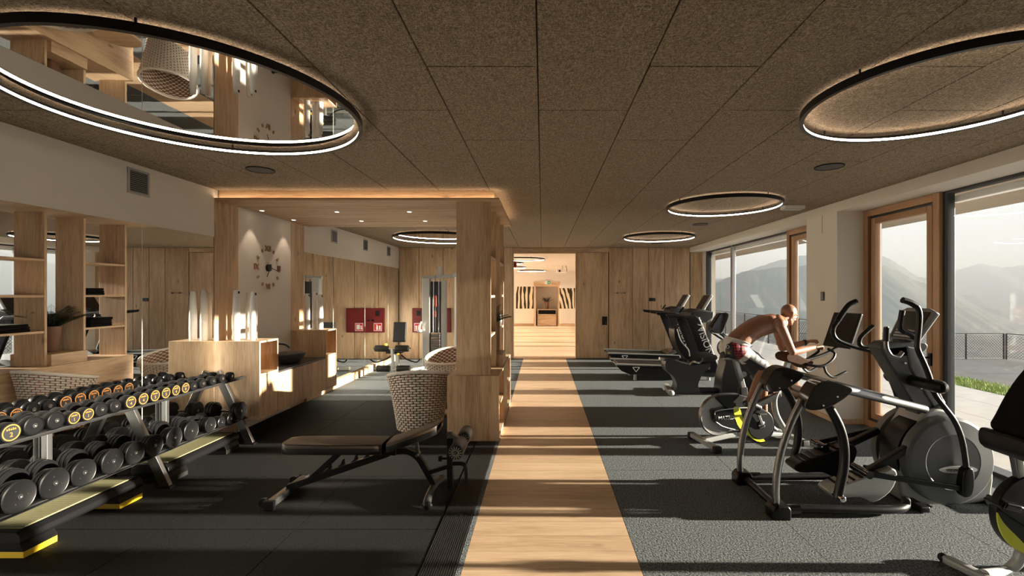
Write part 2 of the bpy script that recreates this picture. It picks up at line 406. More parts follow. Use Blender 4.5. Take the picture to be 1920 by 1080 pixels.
# ---- ceiling: staggered wood-wool panels
CT = Thing('ceiling', kind='structure')
CT.part('ceiling_slab', MB().box((-4.1,YN-.2,2.995), (XG+.1,YB+.15,3.15)), 'black_matt')
cols = [-.0257+.6*k for k in range(-7, 8)]; cache = {}
for i in range(len(cols)-1):
    x0, x1 = max(cols[i], XW), min(cols[i+1], XR)
    if x1-x0 < .05: continue
    off = 2.494 if (i % 2 == 0) else 3.091
    k = math.floor((YN-off)/1.2)
    while True:
        y0 = max(off+1.2*k, YN); y1 = min(off+1.2*(k+1), YB); k += 1
        if y0 >= YB-.03: break
        if y1-y0 < .03: continue
        key = (round(x1-x0, 3), round(y1-y0, 3))
        if key in cache: CT.inst('ceiling_panel', cache[key][0], (x0-cache[key][1], y0-cache[key][2], 0))
        else: cache[key] = (CT.part('ceiling_panel', MB().box((x0+.0035,y0+.0035,ZC), (x1-.0035,y1-.0035,2.996)), 'wood_wool', .003, seg=1), x0, y0)

# ---- left wall: plaster soffit above wall mirrors, clock bay between
ZS, CY0, CY1 = 2.42, 5.445, 7.49          # soffit underside, bay start and end
LW = Thing('wall_left', kind='structure')
LW.part('wall_core', MB().box((-4.1,YN-.2,-.02), (XW-.012,YB+.15,2.995)), 'plaster')
LW.part('plaster_band', MB().box((XW-.012,YN,ZS), (XW,CY0,2.99)), 'plaster')
LW.part('plaster_band', MB().box((XW-.012,CY1,ZS), (XW,YB,2.99)), 'plaster')
def mirrors(edges):
    for a, c in zip(edges[:-1], edges[1:]):
        p = LW.part('mirror_panel', MB().box((XW-.011,a+.001,.0), (XW-.003,c-.001,ZS-.001)), 'mirror')
    for a in edges[1:-1]:
        LW.part('mirror_seam', MB().box((XW-.009,a-.0022,.0), (XW-.0018,a+.0022,ZS)), 'mirror_edge')
mirrors([YN,1.466,2.966,4.466,CY0])
mirrors([CY1,8.55,10.07,11.59,YB])
for a, c in ((CY0,5.87),(7.10,CY1)): LW.part('oak_panel', MB().box((XW-.011,a,.0), (XW+.004,c,2.87)), 'oak_z', .001)
LW.part('white_panel', MB().box((XW-.011,5.87,.0), (XW+.001,7.10,2.87)), 'plaster_white')
solo('baseboard_left', MB().box((XW,CY1,0), (XW+.05,YB,.15)), 'oak_y', kind='structure', bev=.003)
# ---- back wall of oak boards with the sliding opening and a flush door
BW = Thing('wall_back', kind='structure')
OX0, OX1, OZ = -.773, .887, 2.85
BW.part('wall_core', MB().box((-4.1,YB+.02,-.02), (OX0-.02,YB+.15,2.995)).box((OX1+.02,YB+.02,-.02), (4.5,YB+.15,2.995)).box((OX0-.02,YB+.02,OZ+.02), (OX1+.02,YB+.15,2.995)), 'black_matt')
ex = [XW,-3.31,-2.66,-2.1,-1.55,-1.03,OX0-.03]
for a, c in zip(ex[:-1], ex[1:]): BW.part('board', MB().box((a+.006,YB,.0), (c-.006,YB+.022,2.973)), 'oak_z', .002)
for a, c in ((1.785,2.42),(2.42,2.85),(2.85,3.28),(3.28,3.955),(3.965,4.30)): BW.part('board', MB().box((a+.006,YB,.0), (c-.006,YB+.022,2.973)), 'oak_z', .002)
BW.part('header_board', MB().box((OX0-.03,YB,OZ), (1.785,YB+.022,2.973)), 'oak_x', .002)
for x in (OX0-.03, OX1): BW.part('jamb', MB().box((x,YB-.006,0), (x+.03,YB+.15,OZ)), 'oak_z', .002)
BW.part('lintel', MB().box((OX0,YB-.006,OZ-.03), (OX1,YB+.15,OZ)), 'oak_x', .002)
BW.part('threshold', MB().box((OX0,YB,-.02), (OX1,YB+.15,.004)), 'larch_x')
D1 = Thing('door_1', kind='structure', loc=(1.35,YB,0))
D1.part('door_leaf', MB().box((.925,YB-.002,.012), (1.768,YB+.019,2.84)), 'oak_z', .002)
hp = D1.part('handle_plate', MB().box((1.60,YB-.012,.90), (1.735,YB-.001,1.13)), 'black', .003)
D1.part('lock_cylinder', MB().cyl((1.70,YB-.03,.955), (1.70,YB-.010,.955), .018, n=12), 'steel', parent=hp)
solo('wall_front', MB().box((-4.1,YN-.2,-.02), (4.5,YN,2.995)), 'oak_z', kind='structure')
# ---- right wall: lintel, piers
RW = Thing('wall_right', kind='structure')
RW.part('lintel', MB().box((XR,YN,2.852), (4.55,YB,2.995)), 'plaster')
RW.part('pier', MB().box((XR,6.22,-.02), (4.55,6.94,2.853)), 'plaster')
RW.part('pier', MB().box((XR,YN,-.02), (4.55,1.55,2.853)), 'plaster')  # unseen pier, added to cut window light and darken the near ceiling
RW.part('side_return', MB().box((4.30,12.2,-.02), (4.55,YB+.1,2.853)), 'plaster')
RW.part('sill', MB().box((4.35,YN,-.3), (4.62,YB,-.004)), 'anthracite')
RW.part('expansion_joint', MB().box((XR-.002,6.545,2.60), (XR+.01,6.551,2.852)), 'stone')
solo('baseboard_right', MB().box((XR-.014,6.22,0), (XR,6.94,.07)).box((XR-.014,6.21,0), (XR+.38,6.222,.07)), 'oak_y', kind='structure', bev=.002)
# ---- windows
def frame_rect(T, name, mat, y0, y1, z0, z1, x0, x1, w, suffix=('y','z')):
    T.part(name+'_stile', MB().box((x0,y0,z0), (x1,y0+w,z1)), mat+'_z' if mat in ('larch','oak') else mat, .004)
    T.part(name+'_stile', MB().box((x0,y1-w,z0), (x1,y1,z1)), mat+'_z' if mat in ('larch','oak') else mat, .004)
    T.part(name+'_rail', MB().box((x0,y0+w,z1-w), (x1,y1-w,z1)), mat+'_y' if mat in ('larch','oak') else mat, .004)
    T.part(name+'_rail', MB().box((x0,y0+w,z0), (x1,y1-w,z0+w)), mat+'_y' if mat in ('larch','oak') else mat, .004)
def door_leaf(T, y0, y1, hy):
    frame_rect(T, 'frame', 'larch', y0, y1, 0, 2.85, 4.30, 4.40, .085)
    frame_rect(T, 'gasket', 'anthracite', y0+.085, y1-.085, .085, 2.765, 4.335, 4.40, .03)
    frame_rect(T, 'sash', 'larch', y0+.115, y1-.115, .115, 2.735, 4.32, 4.40, .075)
    T.part('pane', MB().box((4.372,y0+.185,.185), (4.384,y1-.185,2.665)), 'glass')
    h = T.part('handle', MB().box((4.30,hy-.018,.95), (4.322,hy+.018,1.09)), 'black', .003)
    T.part('lever', MB().bar((4.31,hy,1.04), (4.26,hy,1.04), .02, .02).bar((4.262,hy-.01,1.04), (4.262,hy+.13,1.04), .018, .022), 'black', .004, parent=h)
W1 = Thing('window_1', kind='structure', loc=(4.36,5.6,0)); door_leaf(W1, 5.03, 6.22, 5.16)
W2 = Thing('window_2', kind='structure', loc=(4.36,2,0))
ys = [1.55,2.62,5.03]
for a, c in zip(ys[:-1], ys[1:]):
    W2.part('pane', MB().box((4.374,a+.01,.03), (4.386,c-.01,2.80)), 'glass')
    W2.part('mullion', MB().box((4.34,c-.06,0), (4.42,c,2.852)), 'anthracite', .003)
W2.part('mullion', MB().box((4.34,1.55,0), (4.42,1.61,2.852)), 'anthracite', .003)
W2.part('top_rail', MB().box((4.34,1.61,2.82), (4.42,4.97,2.852)), 'anthracite', .003)
W2.part('bottom_rail', MB().box((4.34,1.61,0), (4.42,4.97,.04)), 'anthracite', .003)
W2.part('blind_rail', MB().box((4.42,1.61,2.73), (4.50,5.02,2.80)), 'white', .006)
W3 = Thing('window_3', kind='structure', loc=(4.36,7.6,0)); door_leaf(W3, 6.94, 8.17, 7.07)
W4 = Thing('window_4', kind='structure', loc=(4.36,10,0))
for a, c in ((8.17,10.61),(10.71,12.2)): W4.part('pane', MB().box((4.374,a+.01,.03), (4.386,c-.01,2.80)), 'glass')
W4.part('mullion', MB().box((4.34,10.61,0), (4.42,10.71,2.852)), 'aluminium', .003)
W4.part('mullion', MB().box((4.30,12.13,0), (4.42,12.2,2.852)), 'anthracite', .003)
W4.part('top_rail', MB().box((4.34,8.17,2.82), (4.42,12.2,2.852)), 'anthracite', .003)
W4.part('bottom_rail', MB().box((4.34,8.17,0), (4.42,12.2,.04)), 'anthracite', .003)
W4.part('blind_rail', MB().box((4.42,8.17,2.73), (4.50,12.2,2.80)), 'white', .006)

# ================================================================== OUTSIDE
TE = Thing('terrace', kind='structure')
TE.part('terrace_bed', MB().box((4.56,-8,-.4), (8.05,34,-.062)), 'soil')
p0 = None
for i in range(4):
    for j in range(34):
        x = 4.57+i*.87; y = -4+j*.87
        if p0 is None: p0 = TE.part('paver', MB().box((x+.003,y+.003,-.065), (x+.866,y+.866,-.03)), 'paver', .003, seg=1)
        else: TE.inst('paver', p0, (i*.87, j*.87, 0))
solo('roof_overhang', MB().box((4.55,-6,2.93), (6.2,30,3.15)), 'soffit', kind='structure')
solo('lawn_bed', MB().box((8.05,-8,-.6), (9.0,12.5,-.06)), 'soil', kind='structure')
solo('lower_roof', MB().box((9.0,-12,-1.4), (26,40,-.83)), 'dark_roof', kind='structure')
mb = MB(); random.seed(3)
for k in range(9000):
    x = random.uniform(8.07,9.0); y = random.uniform(5.5,12.4); h = random.uniform(.03,.085); a = random.uniform(0, PI); w_ = .006
    d = V((math.cos(a), math.sin(a), 0))*w_; t = V((random.uniform(-.03,.03), random.uniform(-.03,.03), h)); b0 = V((x, y, -.062))
    mb.add([b0-d, b0+d, b0+t], [(0,1,2)])
solo('grass', mb, 'grass', 'short green grass strip along the edge of the terrace', 'grass', kind='stuff')
def railing(p0, p1, z0, h, n, label):
    p0, p1 = V(p0), V(p1); T = Thing('railing', label, 'railing', (p0.x, p0.y, z0)); d = p1-p0; L = d.length; d.normalize(); Z = V((0,0,1))
    T.part('top_rail', MB().bar(p0+Z*(z0+h), p1+Z*(z0+h), .05, .03), 'anthracite', .004)
    for k in range(n+1):
        q = p0+d*(L*k/n); T.part('post', MB().box((q.x-.022,q.y-.022,z0), (q.x+.022,q.y+.022,z0+h)), 'anthracite', .003)
    mb = MB(); s_ = .11; k = 0; hh = h-.12; a = -hh
    while a < L:                                   # woven wire mesh, both diagonals
        for sg in (0, 1):
            u0, u1 = max(a, 0), min(a+hh, L)
            if u1 > u0:
                v0, v1 = u0-a, u1-a
                if sg: v0, v1 = hh-v0, hh-v1
                mb.bar(p0+d*u0+Z*(z0+.06+v0), p0+d*u1+Z*(z0+.06+v1), .008, .008)
        a += s_
    T.part('wire_mesh', mb, 'anthracite', kind='stuff')
railing((8.02,12.6,0), (8.02,30,0), -.03, .98, 9, 'dark wire mesh railing running along the paved terrace edge')
railing((9.2,18.2,0), (18.1,18.2,0), -.83, 1.0, 6, 'dark wire mesh railing across the far end of the lower flat roof')
railing((18.12,18.12,0), (19.4,10.0,0), -.83, 1.0, 5, 'dark wire mesh railing along the outer side of the lower flat roof')
# ---- hazy mountains
pm('mountain', (.06,.075,.06), .9, noise=.5, nscale=.02)
random.seed(11)
def ridge(name, pts, D, drop, seed, depth):
    rnd = random.Random(seed); xs = [p[0] for p in pts]; N = 140; K = 26; vs = []; fs = []
    def prof(px):
        for (a, ya), (c, yc) in zip(pts[:-1], pts[1:]):
            if a <= px <= c: t = (px-a)/(c-a); t = t*t*(3-2*t)*.5+t*.5; return ya+(yc-ya)*t
        return pts[-1][1]
    ph = [(rnd.uniform(0,9), rnd.uniform(8,60), rnd.random()) for _ in range(10)]
    for i in range(N+1):
        px = xs[0]+(xs[-1]-xs[0])*i/N; ang = (px-CX)/F
        top = CH+(CY-prof(px))*D/F
        wob = sum(math.sin(i*f_/9+p_)*D*.0008*a_ for p_, f_, a_ in ph)
        for k in range(K+1):
            t = k/K; Y = D-depth*t; q = V((ang*D-(.12*depth*t), Y, 0))
            z = top+wob*(1-t*.3)-(drop+top)*(t**.85)+math.sin(i*.35+k*.9+seed)*D*.004*t*(1-t)*2+math.sin(i*.9-k*.5)*D*.002*t
            vs.append(V((q.x, q.y, z)))
    for i in range(N):
        for k in range(K): a = i*(K+1)+k; fs.append((a, a+1, a+K+2, a+K+1))
    solo(name, MB().add(vs, fs), 'mountain', kind='structure', ang=80)
ridge('mountain_slope', [(1150,560),(1260,552),(1335,532),(1400,508),(1480,500),(1560,492),(1640,490),(1680,508),(1720,527),(1768,546),(1830,580),(1900,620),(1990,665)], 1500, 330, 1, 900)
ridge('mountain_flank', [(1100,540),(1300,535),(1500,480),(1600,462),(1660,483),(1727,520),(1800,552),(1900,566),(2100,580)], 2500, 350, 5, 1000)
ridge('mountain_range', [(1000,535),(1250,520),(1450,525),(1600,530),(1770,520),(1800,505),(1835,494),(1880,502),(1925,496),(2050,470),(2250,490),(2500,470)], 3900, 350, 9, 1200)
solo('valley_floor', MB().box((60,200,-345), (9000,9000,-330)), 'mountain', kind='structure')
m = bpy.data.materials.new('haze'); m.use_nodes = True; MAT['haze'] = m; n = m.node_tree.nodes; l = m.node_tree.links; n.clear()
o_ = n.new('ShaderNodeOutputMaterial'); vs_ = n.new('ShaderNodeVolumeScatter'); va = n.new('ShaderNodeVolumeAbsorption'); ad = n.new('ShaderNodeAddShader')
HZ = .00045; AL = .55
vs_.inputs['Color'].default_value = (.72,.86,1,1); vs_.inputs['Density'].default_value = HZ*AL
va.inputs['Color'].default_value = (0,0,0,1); va.inputs['Density'].default_value = HZ*(1-AL)
l.new(vs_.outputs[0], ad.inputs[0]); l.new(va.outputs[0], ad.inputs[1]); l.new(ad.outputs[0], o_.inputs['Volume'])
solo('valley_haze', MB().box((120,60,-340), (8000,8000,330)), 'haze', 'pale grey haze filling the valley beyond the terrace', 'haze', kind='stuff')

# ================================================================== THE ROOM BEYOND THE OPENING
Y2 = 24.6
solo('floor_beyond', MB().box((-4.2,YB+.15,-.3), (4.2,Y2+1.2,0)), 'floor_oak', kind='structure')
solo('ceiling_beyond', MB().box((-4.2,YB+.15,2.92), (4.4,Y2+1.2,3.1)), 'plaster_white', kind='structure')
solo('wall_beyond_left', MB().box((-4.4,YB+.15,0), (-4.2,Y2+1.2,2.92)), 'plaster_white', kind='structure')
mb = MB().box((4.2,YB+.15,2.75), (4.4,Y2+1.2,2.95))
for y in (YB+.15,15.2,16.4,18.6,20.4,22.9,Y2+.6): mb.box((4.2,y,0), (4.4,y+.22,2.75))
solo('wall_beyond_right', mb, 'plaster_white', kind='structure')
FW = Thing('wall_beyond_far', kind='structure')
NX0, NX1 = -.36, .81
FW.part('wall_core', MB().box((-4.2,Y2,0), (NX0-.1,Y2+.8,2.92)).box((NX1+.1,Y2,0), (4.2,Y2+.8,2.92)).box((NX0-.1,Y2,2.36), (NX1+.1,Y2+.8,2.92)), 'plaster_white')
FW.part('niche_back', MB().box((NX0-.1,Y2+.75,0), (NX1+.1,Y2+.85,2.36)), 'plaster')
for x in (NX0-.1, NX1): FW.part('niche_post', MB().box((x,Y2-.04,0), (x+.1,Y2+.75,2.1)), 'oak_z', .003)
FW.part('niche_head', MB().box((NX0-.1,Y2-.04,2.1), (NX1+.1,Y2+.75,2.36)), 'oak_x', .003)
for a, c in ((-4.2,NX0-.1),(NX1+.1,4.2)): FW.part('skirting', MB().box((a,Y2-.03,0), (c,Y2,.15)), 'oak_x', .003)
# forest photograph printed on wall panels
m = pm('forest_print', (.7,.6,.45), .16); n = m.node_tree.nodes; l = m.node_tree.links; b = n['Principled BSDF']
ge = n.new('ShaderNodeNewGeometry'); sp = n.new('ShaderNodeSeparateXYZ'); l.new(ge.outputs['Position'], sp.inputs[0])
mp = n.new('ShaderNodeMapping'); mp.inputs['Scale'].default_value = (1.5,1,.35); l.new(ge.outputs['Position'], mp.inputs[0])
wv = n.new('ShaderNodeTexWave'); wv.inputs['Scale'].default_value = 1.0; wv.inputs['Distortion'].default_value = 13; wv.inputs['Detail'].default_value = 3; l.new(mp.outputs[0], wv.inputs[0])
r1 = n.new('ShaderNodeValToRGB'); e = r1.color_ramp.elements; e[0].position = .35; e[0].color = (.045,.035,.022,1); e[1].position = .62; e[1].color = (.72,.62,.46,1); l.new(wv.outputs[0], r1.inputs[0])
gt = n.new('ShaderNodeMath'); gt.operation = 'GREATER_THAN'; gt.inputs[1].default_value = .93; l.new(sp.outputs['Z'], gt.inputs[0])
mx = n.new('ShaderNodeMix'); mx.data_type = 'RGBA'; l.new(gt.outputs[0], mx.inputs[0]); mx.inputs[6].default_value = (.74,.68,.58,1); l.new(r1.outputs[0], mx.inputs[7]); l.new(mx.outputs[2], b.inputs['Base Color'])
solo('wall_print', MB().box((-1.40,Y2-.02,.15), (NX0-.1,Y2,2.10)), 'forest_print', 'printed wall panel of pale tree trunks beside the oak niche, towards the solid wall', 'wall print', bev=.002)
solo('wall_print', MB().box((NX1+.1,Y2-.02,.15), (1.95,Y2,2.02)), 'forest_print', 'printed wall panel of dark tree trunks beside the oak niche, on its window side', 'wall print', bev=.002)

# ================================================================== CANOPY, DIVIDER, LIGHTS
CN = Thing('canopy', 'oak ceiling canopy with a warm light strip glowing along its top edge', 'canopy', (-2.2,6.5,2.86))
ZP = 2.868
nb = 17; wb = (7.65-CY0)/nb; o = None
for k in range(nb):
    y = CY0+k*wb
    if o is None: o = CN.part('soffit_board', MB().box((XW+.005,y+.001,ZP-.022), (-.508,y+wb-.001,ZP)), 'oak_x', .0015, seg=1)
    else: CN.inst('soffit_board', o, (0, k*wb, 0))
CN.part('fascia', MB().box((XW+.005,CY0+.07,ZP), (-.575,CY0+.09,2.973)), 'oak_x')
CN.part('fascia', MB().box((-.595,CY0+.09,ZP), (-.575,7.58,2.973)), 'oak_y')
CN.part('fascia', MB().box((XW+.005,7.56,ZP), (-.595,7.58,2.973)), 'oak_x')
CN.part('edge_lip', MB().box((XW+.005,CY0,ZP), (-.508,CY0+.012,ZP+.008)).box((-.520,CY0,ZP), (-.508,7.65,ZP+.008)), 'oak_x')
CN.part('light_strip', MB().box((XW+.01,CY0+.022,ZP+.001), (-.53,CY0+.04,ZP+.010)).box((-.545,CY0+.03,ZP+.001), (-.529,7.62,ZP+.010)), 'led_strip')
for x, y, lb in ((-3.70,6.12,1),(-2.75,6.21,0),(-1.78,6.21,0),(-3.70,6.90,1),(-2.73,7.0,0),(-1.77,7.0,0)):
    D = Thing('downlight', 'round recessed downlight in the oak canopy, close to the clock wall' if lb else 'round recessed downlight in the oak canopy, away from the clock wall', 'downlight', (x,y,ZP-.022), group='downlights by the clock wall' if lb else 'downlights in the canopy')
    D.part('trim_ring', MB().ring((x,y,0), .026, .038, ZP-.027, ZP-.0215, 24), 'white')
    D.part('lens', MB().cyl((x,y,ZP-.025), (x,y,ZP-.021), .0265, n=20), 'spot_lens')
    L = bpy.data.lights.new('downlight_beam', 'SPOT'); L.energy = 8; L.spot_size = R(64); L.spot_blend = .35; L.color = (1,.80,.60); L.shadow_soft_size = .02
    lo = bpy.data.objects.new('downlight_beam', L); COL.objects.link(lo); lo.parent = D.o; lo.location = (0,0,-.01)

def ring_light(x, y, r, label, group, mirror=False, z0=2.905, hang=None, zc=ZC):
    T = Thing('ring_light', label, 'ceiling light', (x,y,z0), group=group)
    z1 = z0+.045
    T.part('housing', MB().ring((x,y,0), r-.004, r, z0, z1).ring((x,y,0), r-.026, r-.004, z0, z0+.004).ring((x,y,0), r-.020, r-.004, z0+.021, z0+.025), 'black', ang=60)
    T.part('diffuser', MB().ring((x,y,0), r-.023, r-.006, z0+.004, z0+.021), 'led', ang=60, label='glowing white light band')
    for k in range(4):
        q = 2*PI*k/4+.4; px_, py_ = x+(r-.012)*math.cos(q), y+(r-.012)*math.sin(q)
        T.part('hanger', MB().cyl((px_,py_,z1-.002), (px_,py_,zc+.001), .006, n=8), 'black')
    if mirror: T.part('mirror_disc', MB().cyl((x,y,zc-.006), (x,y,zc+.004), r-.055, n=96), 'mirror_foil', label='round mirror inside the ring')
g1 = 'mirrored ring lights over the left side'; g2 = 'plain ring lights along the window side'
ring_light(-2.17,2.93,.965, 'large ring light with a mirrored centre over the bench and dumbbell area', None, True)
ring_light(-2.20,9.90,.965, 'large ring light with a mirrored centre over the cable tower gym station', None, True)
ring_light(2.40,2.81,.74, 'ring light below bare ceiling panels over the elliptical trainer', None)
ring_light(2.44,6.27,.74, 'ring light below bare ceiling panels level with the plaster pier', None)
ring_light(2.45,9.77,.74, 'ring light below bare ceiling panels over the treadmills', None)
for x, y in ((-.65,15.4),(-1.45,17.4),(-1.45,20.3),(-.55,23.4)):
    ring_light(x, y, .74, 'ring light on the pale ceiling of the room beyond the opening', 'ring lights in the room beyond', zc=2.92, z0=2.86)
for x, y, lb in ((-2.776,4.57,'round dark speaker grille in the ceiling between the dumbbell area and the oak canopy'),(2.757,4.458,'round dark speaker grille in the ceiling between the elliptical ring light and the pier'),(2.78,8.18,'round dark speaker grille in the ceiling between the pier and the treadmill ring light'),(2.80,11.3,'round dark speaker grille in the ceiling next to the oak back wall')):
    T = Thing('ceiling_speaker', lb, 'speaker', (x,y,ZC-.01))
    T.part('rim', MB().ring((x,y,0), .118, .128, ZC-.010, ZC+.002, 40), 'black_matt')
    T.part('grille', MB().cyl((x,y,ZC-.007), (x,y,ZC+.002), .119, n=40), 'stone')
T = Thing('emergency_light', 'flat white emergency light on the ceiling beside the plaster lintel', 'emergency light', (3.45,6.5,ZC))
T.part('housing', MB().box((3.36,6.42,ZC-.045), (3.64,6.56,ZC+.002)), 'white', .006); T.part('cover', MB().box((3.37,6.43,ZC-.052), (3.63,6.55,ZC-.043)), 'pale_grey', .003)
def vent(y0, y1, z0, z1, label):
    T = Thing('air_vent', label, 'vent', (XW, (y0+y1)/2, z0)); f = .022
    T.part('frame', MB().box((XW-.004,y0,z0), (XW+.010,y0+f,z1)).box((XW-.004,y1-f,z0), (XW+.010,y1,z1)).box((XW-.004,y0+f,z0), (XW+.010,y1-f,z0+f)).box((XW-.004,y0+f,z1-f), (XW+.010,y1-f,z1)), 'pale_grey', .002)
    T.part('back', MB().box((XW-.004,y0+f,z0+f), (XW+.001,y1-f,z1-f)), 'black_matt')
    nn = 11; s0 = None; st = (z1-z0-2*f)/nn
    for k in range(nn):
        if s0 is None: s0 = T.part('slat', MB().box((XW+.0005,y0+f,z0+f+st*.2), (XW+.0075,y1-f,z0+f+st*.62)), 'mid_grey')
        else: T.inst('slat', s0, (0,0,k*st))
vent(4.30,4.54,2.69,2.93,'slatted square air vent in the plaster band above the dumbbell rack')
vent(8.45,8.70,2.68,2.92,'slatted air vent in the plaster band, nearest the far edge of the oak canopy')
vent(9.97,10.22,2.68,2.92,'slatted air vent in the plaster band, midway between the oak canopy and the back wall')
vent(11.49,11.74,2.68,2.92,'slatted air vent in the plaster band, next to the oak back wall')

# ---- room divider shelf
SD = Thing('room_divider', 'tall oak shelf divider carrying the canopy edge, with a cabinet base', 'shelf', (-.82,6.5,0))
bx0, bx1, cx0, cx1 = -1.13, -.513, -1.03, -.62
SD.part('base_end', MB().box((bx0,5.50,0), (bx1,5.53,.774)), 'oak_z', .002)
SD.part('base_end', MB().box((bx0,7.43,0), (bx1,7.46,.774)), 'oak_z', .002)
SD.part('base_top', MB().box((bx0,5.53,.748), (bx1,7.43,.774)), 'oak_y', .002)
SD.part('base_bottom', MB().box((bx0,5.53,.0), (bx1,7.43,.05)), 'oak_y', .002)
SD.part('base_back', MB().box((bx0,5.53,.05), (bx0+.025,7.43,.748)), 'oak_y', .002)
for y in (6.21,6.76): SD.part('base_partition', MB().box((bx0+.025,y,.05), (bx1,y+.028,.748)), 'oak_z', .002)
for a, c in ((5.53,6.21),(6.788,7.43)):
    SD.part('base_shelf', MB().box((bx0+.025,a,.385), (bx1-.005,c,.41)), 'oak_y', .002)
SD.part('base_door', MB().box((bx1-.022,6.238,.05), (bx1,6.76,.748)), 'oak_y', .002)
PBZ = .93
SD.part('planter_box', MB().box((-1.09,6.25,.772), (-.535,6.75,PBZ)), 'oak_y', .003, seg=1)
for y in (5.55,6.22,6.75,7.42): SD.part('upright', MB().box((cx0,y,.772), (cx1,y+.034,2.848)), 'oak_z', .002)
for a, c in ((5.584,6.22),(6.784,7.42)):
    for z in (1.235,1.715,2.20): SD.part('shelf', MB().box((cx0+.004,a,z-.016), (cx1-.004,c,z+.014)), 'oak_y', .002)
SD.part('edge_strip', MB().box((cx1,5.55,.775), (cx1+.002,5.584,2.848)), 'larch_z')
def folded(x0, x1, y0, y1, z, n, label, group=None, mat='dark_towel'):
    T = Thing('folded_towels', label, 'towels', ((x0+x1)/2,(y0+y1)/2,z), group=group)
    for k in range(n):
        j = random.uniform(-.012,.012); T.part('towel', MB().box((x0+j,y0-j,z+k*.034), (x1+j,y1-j,z+k*.034+.035)), mat, .014, seg=3)
folded(-.98,-.68,5.72,6.10,1.249,3,'stack of black folded towels on the low shelf behind the divider end panel')
folded(-.98,-.68,6.90,7.26,1.249,4,'stack of black folded towels on the low shelf behind the potted palm')
folded(-.98,-.70,6.86,7.14,1.729,3,'stack of black folded towels on the middle shelf behind the potted palm')
T = Thing('glass_vase', 'small dark patterned glass vase on the low shelf beside the path', 'vase', (-.72,7.30,1.249))
T.part('vessel', MB().lathe([(.03,0),(.05,.02),(.06,.07),(.05,.13),(.035,.16),(.04,.18),(.036,.18),(.03,.16),(.0,.02)], (-.69,7.32,1.249), n=20), 'stone')
def palm(name, label, c, pot_h, r0, r1, leaf_n, leaf_l, seed, potmat='terracotta'):
    rnd = random.Random(seed); c = V(c); T = Thing(name, label, 'plant', c)
    T.part('pot', MB().lathe([(r0*.9,0),(r0,.01),(r1*.95,pot_h*.7),(r1,pot_h),(r1*.9,pot_h),(r1*.86,pot_h*.9),(0,pot_h*.9)], c, n=28), potmat)
    T.part('soil', MB().cyl(c+V((0,0,pot_h*.86)), c+V((0,0,pot_h*.92)), r1*.88, n=20), 'soil')
    for i in range(leaf_n):
        a = 2*PI*i/leaf_n+rnd.uniform(-.3,.3); el = rnd.uniform(.7,1.4); Ln = leaf_l*rnd.uniform(.75,1.1); d = V((math.cos(a), math.sin(a), 0)); pts = []
        for k in range(9):
            t = k/8; pts.append(c+V((0,0,pot_h*.9))+d*(Ln*t*math.cos(el*(1-.25*t)))+V((0,0,Ln*math.sin(el)*t-Ln*.30*t*t)))
        mb = MB().tube(pts, [.0035*(1-.7*k/8) for k in range(9)], 5); sd_ = V((-d.y, d.x, 0))
        for k in range(2, 18):
            t = k/18; q = pts[int(t*8)].lerp(pts[min(8, int(t*8)+1)], t*8-int(t*8)); ll = Ln*.42*math.sin(PI*min(1, t*.92+.12))**.7*.75
            for s_ in (-1, 1):
                tip = q+(sd_*s_*.75+d*.75).normalized()*ll*.8+V((0,0,.02-.03*t)); wv_ = d*.026
                mb.add([q-wv_*.4, q+wv_, tip, (q+tip)/2-wv_*.55+V((0,0,.004))], [(0,1,2,3)])
        T.part('frond', mb, 'leaf', ang=80)
    return T
palm('potted_palm', 'dark green potted palm in a brown pot on the oak shelf divider', (-.82,6.5,PBZ), .36, .075, .115, 24, .52, 4)
palm('potted_palm', 'potted palm on the small cabinet in the niche of the room beyond', (.235,Y2+.30,.90), .40, .09, .13, 15, .50, 6)

# ================================================================== VANITY UNDER THE CLOCK
vx = -3.32
def tall_box(y0, y1, label):
    T = Thing('vanity_cabinet', label, 'cabinet', (XW,(y0+y1)/2,.27)); t = .022; x0 = XW+.004
    T.part('side_panel', MB().box((x0,y0,.27), (vx,y0+t,1.19)), 'oak_z', .0015); T.part('side_panel', MB().box((x0,y1-t,.27), (vx,y1,1.19)), 'oak_z', .0015)
    T.part('top_panel', MB().box((x0,y0+t,1.19-t), (vx,y1-t,1.19)), 'oak_y', .0015); T.part('middle_panel', MB().box((x0,y0+t,.80-t), (vx,y1-t,.80)), 'oak_y', .0015)
    T.part('bottom_panel', MB().box((x0,y0+t,.27), (vx,y1-t,.27+t)), 'oak_y', .0015); T.part('back_panel', MB().box((x0,y0+t,.80), (x0+.012,y1-t,1.168)), 'oak_z')
    T.part('door', MB().box((vx-.02,y0+t+.003,.27+t+.003), (vx,y1-t-.003,.777-.003)), 'oak_z', .002)
tall_box(CY0,5.835,'tall wall-hung oak cabinet with an open compartment, beside the dumbbell rack')
tall_box(7.10,CY1,'tall wall-hung oak cabinet with an open compartment, past the stone basin')
T = Thing('vanity_counter', 'low wall-hung oak cabinet row with a black counter under the clock', 'counter', (XW,6.47,.27))
T.part('body', MB().box((XW+.006,5.837,.27), (vx-.022,7.098,.755)), 'oak_y')
for a, c in ((5.839,6.257),(6.261,6.677),(6.681,7.097)): T.part('door', MB().box((vx-.021,a,.275), (vx-.001,c,.752)), 'oak_z', .002)
T.part('worktop', MB().box((XW+.006,5.836,.756), (vx+.004,7.099,.778)), 'counter', .002)
T = Thing('wash_basin', 'rough dark stone vessel basin on the black counter', 'basin', (-3.55,6.5,.778))
prof = [(.09,0),(.12,.012),(.165,.07),(.19,.135),(.185,.145),(.165,.13),(.13,.07),(.07,.03),(0,.025)]
mb = MB().lathe(prof, (-3.55,6.5,.778), n=36)
